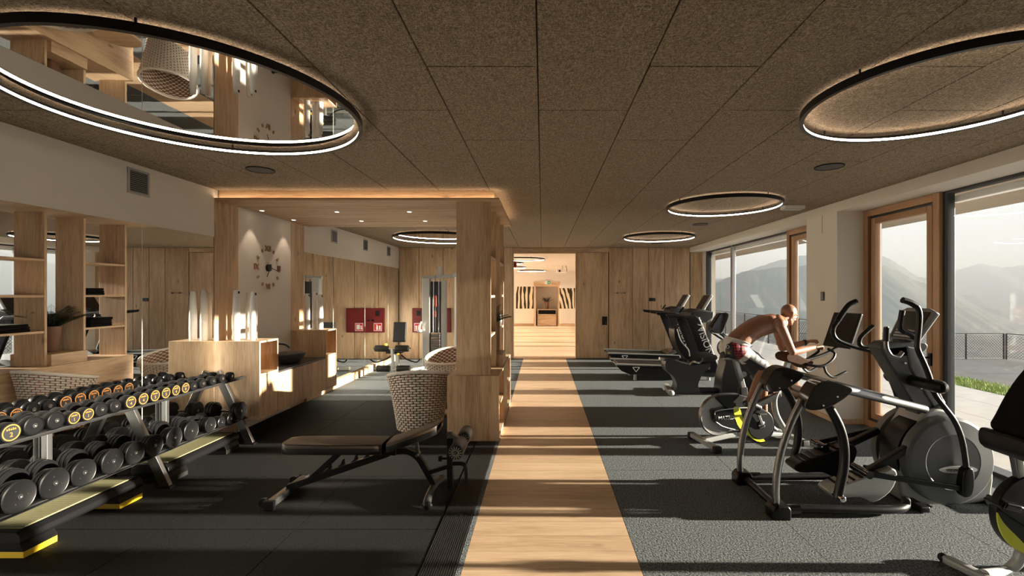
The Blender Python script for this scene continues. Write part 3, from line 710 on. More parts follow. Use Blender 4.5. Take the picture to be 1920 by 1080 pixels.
for v in mb.v: q = math.atan2(v.y-6.5, v.x+3.55); k = 1+.05*math.sin(3*q+.6)+.03*math.sin(5*q); v.x = -3.55+(v.x+3.55)*k; v.y = 6.5+(v.y-6.5)*k*1.15
T.part('bowl', mb, 'stone'); T.part('drain', MB().cyl((-3.55,6.5,.80), (-3.55,6.5,.812), .025, n=16), 'chrome')
T = Thing('soap_dispenser', 'slim black soap dispenser beside the stone basin', 'dispenser', (-3.62,6.22,.778))
T.part('bottle', MB().lathe([(.032,0),(.035,.01),(.035,.17),(.02,.19),(.012,.20),(.012,.22)], (-3.62,6.22,.778), n=18), 'black')
T.part('pump', MB().cyl((-3.62,6.22,.99), (-3.62,6.22,1.03), .008, n=10).bar((-3.64,6.22,1.032), (-3.555,6.22,1.03), .018, .014), 'black', .002)
T = Thing('water_tap', 'black wall tap with an arched spout over the stone basin', 'tap', (XW,6.62,1.0))
T.part('spout', MB().tube(cat([(-3.85,6.62,1.02),(-3.75,6.62,1.03),(-3.66,6.61,1.02),(-3.60,6.6,.98)], 5), .012, 10), 'black'); T.part('wall_plate', MB().cyl((-3.852,6.62,1.02), (-3.838,6.62,1.02), .03, n=18), 'black')
def roll(x, y, h, r, label, group, sd_):
    T = Thing('rolled_towel', label, 'towel', (x,y,1.19), group=group); rnd = random.Random(sd_)
    prof = [(r*.95,0),(r,.01),(r*1.04,h*.25),(r*1.0,h*.55),(r*.86,h*.85),(r*.74,h*.985),(r*.66,h),(r*.5,h-.004)]
    mb = MB().lathe(prof, (x,y,1.19), n=20)
    for k in range(3): rr = r*(.5-.14*k); mb.lathe([(rr+.004,h-.006),(rr+.004,h+.001-.002*k),(rr-.005,h+.001-.002*k),(rr-.005,h-.008)], (x,y,1.19), n=18)
    T.part('roll', mb, 'towel'); T.part('label_tag', MB().box((x+r*.68,y-.014,1.19+h-.045), (x+r*.83,y+.010,1.19+h-.015)), 'black_matt', label='small black tag')
for k, (x, y, h) in enumerate(((-3.66,5.55,.605),(-3.60,5.70,.575),(-3.49,5.60,.585))): roll(x, y, h, .041, 'tall white rolled towel standing on the cabinet beside the dumbbell rack', 'rolled towels by the dumbbells', k)
for k, (x, y, h) in enumerate(((-3.66,7.22,.56),(-3.58,7.30,.585),(-3.48,7.27,.55))): roll(x, y, h, .041, 'tall white rolled towel standing on the cabinet past the stone basin', 'rolled towels past the basin', k+5)
# ---- clock with applied wooden numerals
cy, cz, cr = 6.50, 2.11, .265
T = Thing('wall_clock', 'wall clock with applied wooden roman numerals on the white panel', 'clock', (XW+.001,cy,cz)); xk = XW+.0085
for k, s_ in ((0,'XII'),(3,'III'),(6,'VI'),(9,'IX')):
    q = k*PI/6; T.part('numeral', text_mb(s_, .115, (0,1,0), (0,0,1), (xk,cy+cr*math.sin(q),cz+cr*math.cos(q)), .015), 'larch_z')
for k in (1,2,4,5,7,8,10,11):
    q = k*PI/6; c = V((xk,cy+cr*math.sin(q),cz+cr*math.cos(q))); d = V((0,math.sin(q),math.cos(q))); T.part('hour_mark', MB().bar(c-d*.022, c+d*.022, .026, .015, (1,0,0)), 'larch_z')
T.part('hub', MB().cyl((XW,cy,cz), (XW+.035,cy,cz), .05, n=28), 'black', .004)
def hand(q, L_, w_, x): d = V((0,math.sin(q),math.cos(q))); c = V((x,cy,cz)); return MB().bar(c-d*.06, c+d*L_, w_, .003, (1,0,0))
T.part('hour_hand', hand(R(210), .15, .014, XW+.038), 'black'); T.part('minute_hand', hand(R(102), .24, .010, XW+.042), 'black')

# ================================================================== WICKER CHAIRS AND TABLE
def wicker_chair(name, label, loc, rz):
    T = Thing(name, label, 'chair', loc, rz)
    loc = V(loc); c, s_ = math.cos(rz), math.sin(rz)
    Wp = lambda x, y, z: V((loc.x+c*x-s_*y, loc.y+s_*x+c*y, loc.z+z))
    def shell(q, t, off=0.0):                      # q angle (back at -y), t 0..1 height
        top = .64+.18*(.5-.5*math.sin(q))**1.3; z = .06+(top-.06)*t; r = .255+.085*t+.03*t*t+off
        return Wp(r*1.04*math.cos(q), r*math.sin(q), z)
    NQ = 100; rows = 25; mbs = [MB(), MB(), MB()]
    for j in range(rows):
        t = (j+.5)/rows; pts = []
        for k in range(NQ):
            q = 2*PI*k/NQ; pts.append(shell(q, t, .0075*(1 if ((k//2+j) % 2) else -1)*(1 if k % 2 else .4)))
        n0 = len(mbs[0].v); mbs[0].tube(pts, .0128, 5, True)
    T.part('woven_strands', mbs[0], 'wicker_white', kind='stuff', ang=80)
    a, b_ = MB(), MB()
    for k in range(NQ//2):
        q = 2*PI*(2*k+.5)/NQ; (a if (k//4) % 2 else b_).tube([shell(q, t, 0) for t in (0,.25,.5,.75,1)], .0085, 5)
    T.part('stakes', a, 'wicker_brown'); T.part('stakes', b_, 'wicker_red')
    T.part('liner', MB().add([shell(2*PI*k/64, t, -.012) for t in (0,.5,1) for k in range(64)], [(i*64+k, i*64+(k+1) % 64, (i+1)*64+(k+1) % 64, (i+1)*64+k) for i in range(2) for k in range(64)]), 'wicker_brown')
    T.part('rim', MB().tube([shell(2*PI*k/96, 1.0) for k in range(96)], .021, 8, True), 'wicker_white')
    T.part('base_ring', MB().tube([shell(2*PI*k/64, 0) for k in range(64)], .014, 7, True), 'wicker_brown')
    mb = MB().lathe([(0,.35),(.25,.35),(.275,.375),(.285,.42),(.27,.455),(.22,.465),(0,.47)], (0,0,0), n=32)
    mb.v = [Wp(v.x*1.03, v.y, v.z) for v in mb.v]; T.part('cushion', mb, 'white')
    for q in (.8,2.35,3.93,5.5): p = shell(q, .02, -.03); T.part('leg', MB().cyl((p.x,p.y,loc.z), (p.x,p.y,loc.z+.09), .016, .02, n=10), 'oak_z')
wicker_chair('wicker_chair', 'white woven tub chair between the weight bench and the small round table', (-1.55,5.88,0), .15)
wicker_chair('wicker_chair', 'woven tub chair on the far side of the small round table', (-1.54,7.66,0), PI-.2)
T = Thing('coffee_table', 'small round oak table between the two woven chairs', 'table', (-1.50,6.78,0))
T.part('table_top', MB().cyl((-1.5,6.78,.42), (-1.5,6.78,.455), .27, n=48), 'oak_x', .004); T.part('pedestal', MB().cyl((-1.5,6.78,.02), (-1.5,6.78,.42), .05, .05, n=20), 'oak_z'); T.part('foot', MB().cyl((-1.5,6.78,0), (-1.5,6.78,.025), .17, n=36), 'oak_x', .004)

# ================================================================== BACK WALL FITTINGS
T = Thing('fire_cabinet', 'red fire hose cabinet with white pictogram signs on the oak wall', 'fire cabinet', (-2.97,YB,.70)); yf = YB-.06
T.part('body', MB().box((-3.48,YB-.05,.705), (-2.46,YB+.002,1.35)), 'red_paint', .004)
d = T.part('door', MB().box((-3.475,yf,.71), (-3.125,YB-.048,1.345)), 'red_paint', .004); T.part('latch', MB().cyl((-3.18,yf-.012,1.03), (-3.18,yf,1.03), .03, n=18), 'black', parent=d)
T.part('window', MB().box((-3.36,yf-.003,1.15), (-3.25,yf,1.29)), 'screen', parent=d)
d2 = T.part('door', MB().box((-3.118,yf,.71), (-2.465,YB-.048,1.345)), 'red_paint', .004); T.part('latch', MB().cyl((-3.06,yf-.012,1.03), (-3.06,yf,1.03), .03, n=18), 'black', parent=d2)
for x, dd, kind in ((-3.42,d,0),(-2.92,d2,1)):
    s_ = T.part('sign', MB().box((x,yf-.004,.745), (x+.215,yf,.955)), 'white', parent=dd)
    T.part('sign_field', MB().box((x+.012,yf-.0055,.757), (x+.203,yf-.0035,.943)), 'red', parent=dd)
    if kind == 0: g = MB().box((x+.10,yf-.007,.775), (x+.15,yf-.0045,.87)).box((x+.11,yf-.007,.87), (x+.14,yf-.0045,.90)).bar((x+.12,yf-.006,.905), (x+.165,yf-.006,.92), .002, .012).box((x+.035,yf-.007,.775), (x+.075,yf-.0045,.83)).ball((x+.055,yf-.006,.86), (.024,.002,.03))
    else: g = MB().box((x+.085,yf-.007,.785), (x+.175,yf-.0045,.915)).ball((x+.048,yf-.006,.81), (.022,.002,.022)).ball((x+.05,yf-.006,.86), (.018,.002,.035))
    T.part('pictogram', g, 'white', parent=dd)
T = Thing('wall_switch', 'small black double switch on the oak boards behind the treadmills', 'switch', (2.95,YB,1.6))
T.part('plate', MB().box((2.86,YB-.012,1.54), (3.03,YB+.002,1.625)), 'black', .003); T.part('rocker', MB().box((2.875,YB-.016,1.552), (2.935,YB-.010,1.612)), 'black_gloss', .002); T.part('rocker', MB().box((2.95,YB-.016,1.552), (3.015,YB-.010,1.612)), 'grey_plastic', .002)
T = Thing('coat_hooks', 'pair of black coat hooks on a thin rail beside the oak door', 'hooks', (2.05,YB,1.75))
T.part('rail', MB().box((1.90,YB-.006,1.757), (2.22,YB+.002,1.765)), 'black')
for x in (2.0,2.2): T.part('hook', MB().cyl((x,YB-.05,1.76), (x,YB,1.76), .018, .012, n=12), 'black')
T = Thing('wall_switch', 'black upright switch on the plaster pier', 'switch', (XR,6.6,1.6))
c0 = V((XR, F*XR/(1543-CX), 0)); T.part('plate', MB().box((XR-.012,c0.y-.04,1.65), (XR+.002,c0.y+.04,1.775)), 'black', .003); T.part('rocker', MB().box((XR-.016,c0.y-.027,1.665), (XR-.010,c0.y+.027,1.76)), 'grey_plastic', .002)

# ================================================================== THINGS IN THE ROOM BEYOND
T = Thing('niche_cabinet', 'small oak cabinet with a dark open slot inside the far niche', 'cabinet', (.24,Y2+.3,0)); a, c, f_, e_ = -.26, .757, Y2+.04, Y2+.6
T.part('side_panel', MB().box((a,f_,0), (a+.04,e_,.90)), 'oak_z', .002); T.part('side_panel', MB().box((c-.04,f_,0), (c,e_,.90)), 'oak_z', .002); T.part('top', MB().box((a+.04,f_,.86), (c-.04,e_,.90)), 'oak_x', .002)
T.part('back', MB().box((a+.04,f_+.3,.1), (c-.04,f_+.32,.86)), 'black_matt'); T.part('door', MB().box((a+.04,f_+.01,.02), (c-.04,f_+.035,.64)), 'oak_x', .002)
T = Thing('exit_sign', 'green and white exit sign above the far niche', 'sign', (.28,Y2-.04,2.25)); T.part('panel', MB().box((.12,Y2-.09,2.22), (.46,Y2-.05,2.40)), 'white_gloss', .003)
T.part('green_field', MB().box((.26,Y2-.093,2.235), (.44,Y2-.088,2.385)), 'green'); T.part('arrow', MB().prism([(.30,Y2-.096,2.31),(.34,Y2-.096,2.36),(.34,Y2-.096,2.325),(.40,Y2-.096,2.325),(.40,Y2-.096,2.295),(.34,Y2-.096,2.295),(.34,Y2-.096,2.26)], (0,.004,0)), 'white_gloss')
T.part('bracket', MB().box((.27,Y2-.07,2.30), (.31,Y2-.035,2.36)), 'aluminium')
T = Thing('projector', 'white projector hanging under the ceiling of the room beyond', 'projector', (.80,19.8,2.7)); T.part('body', MB().box((.60,19.6,2.62), (1.0,20.0,2.76)), 'white', .015); T.part('lens', MB().cyl((.72,19.56,2.69), (.72,19.62,2.69), .045, n=20), 'black_gloss'); T.part('arm', MB().cyl((.86,19.8,2.76), (.86,19.8,2.925), .02, n=12), 'white'); T.part('cable', MB().tube(cat([(1.0,19.8,2.68),(1.05,19.8,2.74),(1.02,19.8,2.85),(1.0,19.8,2.925)], 5), .012, 6), 'black')
T = Thing('alarm_bell', 'small red alarm bell on the opening reveal of the room beyond', 'alarm', (-.72,12.75,2.5)); T.part('body', MB().box((-.80,12.62,2.46), (-.70,12.72,2.60)), 'red', .008); T.part('base', MB().box((-.80,12.595,2.48), (-.72,12.625,2.58)), 'red_paint')

# ================================================================== DUMBBELL RACK, DUMBBELLS, STEPS
def leg_x(z): return -3.404-.47*z
RK = Thing('dumbbell_rack', 'long two-tier dumbbell rack with slanted steel legs against the mirror', 'rack', (-3.6,4.0,0))
ZT, ZL = .86, .435                                    # dumbbell axis height, upper and lower tier
for y in (2.70,4.205,5.415):
    RK.part('leg', MB().bar((leg_x(0),y,.0), (leg_x(.84),y,.84), .042, .085, (1,0,0)), 'brushed', .004)
    RK.part('foot', MB().box((leg_x(0)-.07,y-.035,0), (leg_x(0)+.06,y+.035,.012)), 'black', .003)
for y in (3.58,4.705): RK.part('back_post', MB().box((-3.845,y-.022,0), (-3.80,y+.022,.84)), 'brushed', .004)
for z, xs in ((ZT,(-3.505,-3.655)), (ZL,(-3.50,-3.74))):
    for x in xs: RK.part('tray_rail', MB().box((x-.022,2.40,z-.095 if z == ZT else z-.135), (x+.022,5.437,z-.075 if z == ZT else z-.12)), 'black_matt', .003)
RK.part('tray', MB().box((-3.80,2.40,ZT-.098), (-3.475,5.437,ZT-.092)), 'black_matt', .001)
RK.part('tray', MB().box((-3.80,2.40,ZL-.140), (-3.455,5.437,ZL-.134)), 'black_matt', .001)
def dumbbell(y, z, xf, xb, r, style, label, group, num='1'):
    zt = (ZT-.075 if z == ZT else ZL-.12)+r           # rest on the rails
    T = Thing('dumbbell', label, 'dumbbell', ((xf+xb)/2, y, zt-r), group=group); A = V((1,0,0)); L_ = xf-xb
    hl = .062 if z == ZT else .086
    T.part('handle', MB().tube([(xb+hl,y,zt),(xb+hl+.02,y,zt),((xf+xb)/2,y,zt),(xf-hl-.02,y,zt),(xf-hl,y,zt)], [.011,.013,.016,.013,.011], 12), 'chrome')
    for sg, xo in ((1,xf),(-1,xb)):
        o = V((xo-sg*hl, y, zt)); ax = (sg,0,0)
        if style == 'orange':
            h = T.part('head', MB().lathe([(.0,0),(r*.93,0),(r,.006),(r,hl-.006),(r*.94,hl),(0,hl)], o, ax, 28), 'rubber')
            T.part('face_plate', MB().lathe([(0,hl-.002),(r*.86,hl-.002),(r*.86,hl+.0016),(0,hl+.0016)], o, ax, 28), 'black_matt', parent=h)
            T.part('orange_ring', MB().lathe([(r*.70,hl),(r*.70,hl+.003),(r*.80,hl+.003),(r*.80,hl)], o, ax, 32), 'orange', parent=h)
            T.part('number', text_mb(num, r*.62, (0,sg,0), (0,0,1), o+V((sg*(hl+.002),0,-r*.22)), .002), 'orange', parent=h)
            lm = MB()
            for q_ in range(5): w0 = (-.42+.18*q_)*r; lm.box(o+V((sg*hl,w0,r*.24)), o+V((sg*(hl+.003),w0+.11*r,r*(.40+.05*(q_ % 2)))))
            T.part('maker_mark', lm, 'orange', parent=h)
        elif style == 'plates':
            n_ = 3; t = hl/n_
            for k in range(n_):
                rr = r*(1.0-.04*(n_-1-k) if k < n_-1 else .98)
                T.part('plate', MB().lathe([(0,k*t),(rr*.95,k*t),(rr,k*t+.005),(rr,(k+1)*t-.006),(rr*.93,(k+1)*t-.001),(rr*.86,(k+1)*t-.004),(0,(k+1)*t-.004)], o, ax, 32), 'rubber')
            T.part('bolt', MB().lathe([(.017,hl-.006),(.017,hl+.004),(.009,hl+.005),(0,hl+.001)], o, ax, 14), 'steel')
            q0 = random.uniform(0, 6)
            for k in range(3):
                q = q0+2.1*k; T.part('rivet', MB().cyl(o+V((sg*(hl-.005), r*.45*math.cos(q), r*.45*math.sin(q))), o+V((sg*(hl-.002), r*.45*math.cos(q), r*.45*math.sin(q))), .005, n=8), 'steel')
        else:
            T.part('head', MB().lathe([(0,0),(r*.8,.0),(r*.98,.012),(r,.022),(r,hl-.018),(r*.93,hl-.004),(r*.84,hl),(r*.78,hl-.005),(0,hl-.005)], o, ax, 28), 'rubber')
            T.part('bolt', MB().lathe([(.016,hl-.008),(.016,hl+.003),(.008,hl+.004),(0,hl)], o, ax, 14), 'steel')
    return T
gO, gB, gL = 'ring-marked dumbbells on the upper tier', 'plain dumbbells on the upper tier', 'plate dumbbells on the lower tier'
lO = 'black upper-tier dumbbell with an orange ring and number on its grey face'; lB = 'plain black upper-tier dumbbell with a steel bolt on its face'; lL = 'heavy black dumbbell of stacked plates on the lower tier'
lBs = 'small plain black dumbbell on the upper tier towards the oak cabinet'
top = [(2.56,'o',.058),(2.70,'o',.058),(2.86,'b',.07),(3.012,'o',.066),(3.155,'b',.070),(3.298,'b',.066),(3.418,'o',.052),(3.524,'o',.052),(3.638,'b',.058),(3.758,'b',.056),(3.89,'o',.058),(4.012,'o',.058),(4.133,'o',.058),(4.252,'o',.057),(4.369,'o',.056),(4.485,'o',.056),(4.60,'b',.052),(4.722,'b',.052),(4.87,'b',.050),(5.01,'b',.050),(5.16,'b',.048)]
nums = iter('22211445548')
for y, k, r in top:
    if k == 'o': dumbbell(y, ZT, -3.45, -3.71, r, 'orange', lO, gO, next(nums))
    elif y > 4.55: dumbbell(y, ZT, -3.45, -3.70, r, 'plain', lBs, 'small plain dumbbells')
    else: dumbbell(y, ZT, -3.45, -3.72, r, 'plain', lB, gB)
low = [(2.60,.108),(2.82,.108),(3.04,.108),(3.26,.106),(3.468,.10),(3.70,.10),(3.905,.098),(4.10,.096),(4.32,.098),(4.53,.098),(4.79,.082),(4.955,.064),(5.10,.062),(5.275,.104)]
for y, r in low: dumbbell(y, ZL, -3.42, -3.79, r, 'plates' if r > .07 else 'plain', lL if r > .07 else 'small black dumbbell wedged between plate dumbbells on the lower tier', gL if r > .07 else 'small dumbbells on the lower tier')

def step(y0, y1, pads, label):
    x0, x1, zt = -3.79, -3.44, .178
    T = Thing('aerobic_step', label, 'step platform', ((x0+x1)/2,(y0+y1)/2,0))
    prof = [(x1-.005,.095),(x1+.002,.115),(x1-.006,.150),(x1-.035,zt),(x0+.035,zt),(x0+.006,.15),(x0-.002,.115),(x0+.005,.095)]
    T.part('deck', MB().prism([(x,y0,z) for x, z in prof], (0,y1-y0,0)), 'rubber', .006)
    T.part('tread_mat', MB().box((x0+.06,y0+.05,zt-.003), (x1-.055,y1-.05,zt+.0035)), 'grip_tread', .001)
    g = MB(); k = y0+.055
    while k < y1-.06: g.box((x0+.065,k,zt+.003), (x1-.06,k+.006,zt+.0055)); k += .0125
    T.part('tread_ribs', g, 'grip_tread')
    for a in (y0+.01, y1-.23):
        pts = [(x1-.02,.10),(x1-.004,.07),(x1+.006,.055),(x1+.006,.042),(x0-.006,.042),(x0-.006,.055),(x0+.004,.07),(x0+.02,.10)]
        f_ = T.part('foot', MB().prism([(x,a,z) for x, z in pts], (0,.22,0)), 'rubber', .004)
        T.part('riser_pad', MB().box((x0-.004,a+.002,0), (x1+.005,a+.218,.043)), 'yellow' if pads else 'black_matt', .003, parent=f_, label='yellow riser pad' if pads else None)
step(3.06,4.00,True,'black aerobic step with yellow riser pads under the dumbbell rack')
step(4.27,5.27,False,'black aerobic step with all-black feet beside the oak cabinet')

# ================================================================== ADJUSTABLE BENCH
BN = Thing('weight_bench', 'adjustable black weight bench with foam leg rollers on the dark rubber floor', 'bench', (-1.55,4.03,0)); yb = 4.03
def pad(T, name, pts, w0, w1, th, mat_top):           # cushion running along pts (x, z) with end widths
    mb = MB(); n = len(pts); vs = []; fs = []; S = 16
    for i, (x, z, w_) in enumerate(pts):
        for k in range(S):
            q = 2*PI*k/S; cx_, cz_ = math.copysign(abs(math.cos(q))**.35, math.cos(q)), math.copysign(abs(math.sin(q))**.35, math.sin(q))
            vs.append(V((x, yb+cx_*w_, z+cz_*th/2)))
    for i in range(n-1):
        for k in range(S): fs.append((i*S+k, i*S+(k+1) % S, (i+1)*S+(k+1) % S, (i+1)*S+k))
    fs.append(list(range(S))[::-1]); fs.append([(n-1)*S+k for k in range(S)])
    mb.add(vs, fs); o_ = T.part(name, mb, mat_top, .0, ang=50)
    m2 = MB(); m2.add([V((v.x, yb+(v.y-yb)*1.02, v.z-th*.5*(1 if v.z < pts[i//S][1] else .62))) for i, v in enumerate(vs)], fs); T.part(name+'_base', m2, 'vinyl', ang=50)
    return o_
p = pad(BN, 'back_pad', [(-2.215,.452,.085),(-2.205,.452,.10),(-2.15,.452,.128),(-1.9,.452,.135),(-1.42,.452,.135),(-1.37,.452,.13),(-1.355,.452,.12)], 0, 0, .064, 'vinyl_brown')
BN.part('pad_piping', MB().tube([(-2.17,yb-.12,.478),(-1.9,yb-.134,.478),(-1.38,yb-.132,.478)], .004, 6), 'vinyl', parent=p)
p = pad(BN, 'seat_pad', [(-1.318,.462,.12),(-1.30,.466,.13),(-1.10,.535,.13),(-.945,.592,.125),(-.905,.608,.11),(-.895,.612,.095)], 0, 0, .058, 'vinyl_brown')
pt = lambda x, y, Y=yb: tr(x, y, Y)
BN.part('front_foot', MB().bar((-2.21,3.76,.045), (-2.20,4.30,.045), .06, .06), 'gunmetal', .008)
for y in (3.75,4.31): BN.part('end_cap', MB().box((-2.25,y-.02,.0), (-2.165,y+.02,.08)), 'black_matt', .008)
for y in (3.80,4.26): BN.part('wheel', MB().cyl((-2.28,y-.015,.04), (-2.28,y+.015,.04), .04, n=20), 'black_matt', .004)
BN.part('main_beam', MB().bar((-2.21,yb,.07), (-1.33,yb,.37), .05, .055, (0,0,1)), 'black', .004)
for t in (.40,.53,.66,.78):
    q = V((-2.21,yb,.07)).lerp(V((-1.33,yb,.37)), t); BN.part('notch', MB().prism([q+V((-.03,-.025,.025)), q+V((.02,-.025,.04)), q+V((.015,-.025,.085)), q+V((.0,-.025,.05))], (0,.05,0)), 'black_matt')
BN.part('support_strut', MB().bar((-2.02,yb,.135), (-1.70,yb,.425), .045, .05), 'black', .004)
BN.part('hinge_plate', MB().box((-1.40,yb-.035,.355), (-1.26,yb+.035,.43)), 'black', .008)
for dx in (-1.37,-1.31): BN.part('bolt', MB().cyl((dx,yb-.045,.41), (dx,yb+.045,.41), .012, n=12), 'steel')
BN.part('seat_carrier', MB().bar((-1.30,yb,.415), (-.93,yb,.56), .045, .035), 'black', .004)
BN.part('rear_beam', MB().tube(cat([(-1.28,yb,.385),(-1.17,yb,.385),(-1.08,yb,.33),(-1.01,yb,.22),(-.94,yb,.09)], 5), .032, 4), 'black', .0)
BN.part('seat_adjuster', MB().bar((-1.10,yb,.51), (-1.08,yb,.36), .02, .03).cyl((-1.08,yb-.05,.36), (-1.08,yb+.05,.36), .013, n=12), 'brushed', .003)
BN.part('rear_foot', MB().tube(cat([(-.94,3.76,.035),(-.945,3.85,.06),(-.94,yb,.08),(-.92,4.2,.06),(-.91,4.30,.035)], 4), .034, 12), 'gunmetal')
for y in (3.755,4.305): BN.part('end_cap', MB().ball((-.93,y,.036), (.04,.025,.036), 14, 8), 'black_matt')
BN.part('link_arm', MB().bar((-.99,yb,.20), (-.80,yb,.26), .04, .035), 'black', .003)
BN.part('leg_post', MB().box((-.825,yb-.028,.06), (-.775,yb+.028,.50)), 'black', .004)
BN.part('post_bracket', MB().bar((-.83,yb,.545), (-.70,yb,.475), .05, .03).box((-.815,yb-.02,.48), (-.785,yb+.02,.56)), 'brushed', .004)
BN.part('clamp_knob', MB().cyl((-.90,yb,.32), (-.87,yb,.32), .024, n=16).cyl((-.87,yb,.32), (-.82,yb,.32), .01, n=10), 'black', .003)
for (x, z, y0, y1) in ((-.70,.47,yb-.30,yb-.035),(-.70,.47,yb+.035,yb+.30)):
    r_ = BN.part('foam_roller', MB().lathe([(.030,0),(.052,.004),(.060,.02),(.060,.245),(.052,.261),(.030,.265)], (x,y0,z), (0,1,0), 24), 'vinyl')
    mb = MB()
    for k in range(14):
        q = 2*PI*k/14; mb.bar(V((x+.018*math.cos(q), y0-.001, z+.018*math.sin(q))), V((x+.050*math.cos(q), y0+.003, z+.050*math.sin(q))), .006, .006, (0,1,0))
    BN.part('roller_pleats', mb, 'pale_grey', parent=r_)
BN.part('roller_axle', MB().cyl((-.70,yb-.31,.47), (-.70,yb+.31,.47), .014, n=12), 'steel')
BN.part('lower_hook', MB().tube(cat([(-.78,yb,.275),(-.70,yb,.275),(-.665,yb,.24),(-.66,yb,.10)], 6), .017, 10), 'black')

# ================================================================== MULTI-GYM BEYOND THE CANOPY
MG = Thing('multi_gym', 'grey cable tower gym station with a padded leg bench in front of the oak wall', 'gym machine', (-2.5,10.6,0))
ym = 10.5
MG.part('base_frame', MB().bar((-3.35,ym,.05), (-1.75,ym,.05), .10, .08).bar((-2.62,9.95,.04), (-2.62,11.1,.04), .10, .07), 'silver', .008)
MG.part('column', MB().box((-2.70,ym-.10,.05), (-2.53,ym+.06,2.10)), 'silver', .015)
MG.part('column', MB().box((-1.98,ym-.06,.05), (-1.88,ym+.06,2.15)), 'white', .012)
MG.part('column', MB().box((-2.28,ym-.05,.05), (-2.16,ym+.02,2.05)), 'pale_grey', .012)
MG.part('shroud', MB().box((-2.53,ym+.04,.12), (-2.28,ym+.07,2.02)), 'grey_plastic', .01)
MG.part('top_beam', MB().bar((-2.72,ym,2.10), (-1.85,ym,2.16), .09, .08).bar((-2.0,ym,2.14), (-1.80,ym-.25,2.24), .07, .07), 'pale_grey', .008)
MG.part('pulley', MB().cyl((-2.30,ym-.12,2.20), (-2.30,ym-.08,2.20), .06, n=24).box((-2.34,ym-.13,2.16), (-2.26,ym-.07,2.34)), 'pale_grey', .004)
for k in range(14): MG.part('weight_plate', MB().box((-2.50,ym-.10,.15+k*.052), (-2.30,ym+.03,.197+k*.052)), 'steel' if k % 2 else 'brushed', .004)
for x in (-2.46,-2.34): MG.part('guide_rod', MB().cyl((x,ym-.03,.1), (x,ym-.03,2.06), .010, n=10), 'chrome')
MG.part('cable', MB().tube([(-2.40,ym-.10,2.16),(-2.40,ym-.10,.9)], .005, 6), 'black')
MG.part('grip_bar', MB().tube(cat([(-2.66,ym-.30,1.12),(-2.70,ym-.26,1.05),(-2.72,ym-.20,.92)], 4), .018, 8).ball((-2.72,ym-.22,.92), (.06,.05,.035)), 'white')
MG.part('exercise_chart', MB().box((-2.43,ym-.125,1.45), (-2.37,ym-.11,1.70)).box((-2.43,ym-.125,1.22), (-2.38,ym-.11,1.36)), 'wicker_red', .003)
# padded leg bench
bx = lambda x, y, Y: tr(x, y, Y)
rot = M.Rotation(R(-10), 3, 'X')
MG.part('backrest', MB().box((-3.22,9.98,.70), (-2.94,10.06,1.13), rot), 'black_matt', .025, seg=3)
MG.part('seat', MB().box((-3.25,9.60,.50), (-2.93,10.02,.57)), 'black_matt', .02, seg=3)
MG.part('bench_post', MB().bar((-3.08,9.85,.05), (-3.08,9.85,.5), .07, .07, (0,1,0)).bar((-3.08,9.85,.08), (-2.62,ym,.08), .07, .06), 'silver', .006)
for z, y in ((.62,9.52),(.19,9.62)):
    for a in (-3.44,-3.02): MG.part('foam_roller', MB().lathe([(.03,0),(.062,.006),(.068,.02),(.068,.26),(.062,.275),(.03,.28)], (a,y,z), (1,0,0), 22), 'vinyl')
    MG.part('roller_axle', MB().cyl((-3.47,y,z), (-2.70,y,z), .016, n=10), 'chrome')
MG.part('leg_lever', MB().bar((-3.09,9.52,.62), (-3.09,9.62,.19), .05, .05).bar((-3.09,9.54,.56), (-3.09,9.86,.46), .06, .05), 'silver', .005)
MG.part('adjust_knob', MB().ball((-3.20,9.50,.70), .03, 12, 8).ball((-2.96,9.52,.50), .03, 12, 8), 'yellow')
for sx in (-1, 1): MG.part('side_handle', MB().tube(cat([(-3.09+sx*.10,9.85,.44),(-3.09+sx*.22,9.80,.36),(-3.09+sx*.42,9.78,.30),(-3.09+sx*.52,9.72,.36)], 4), .015, 8), 'black')

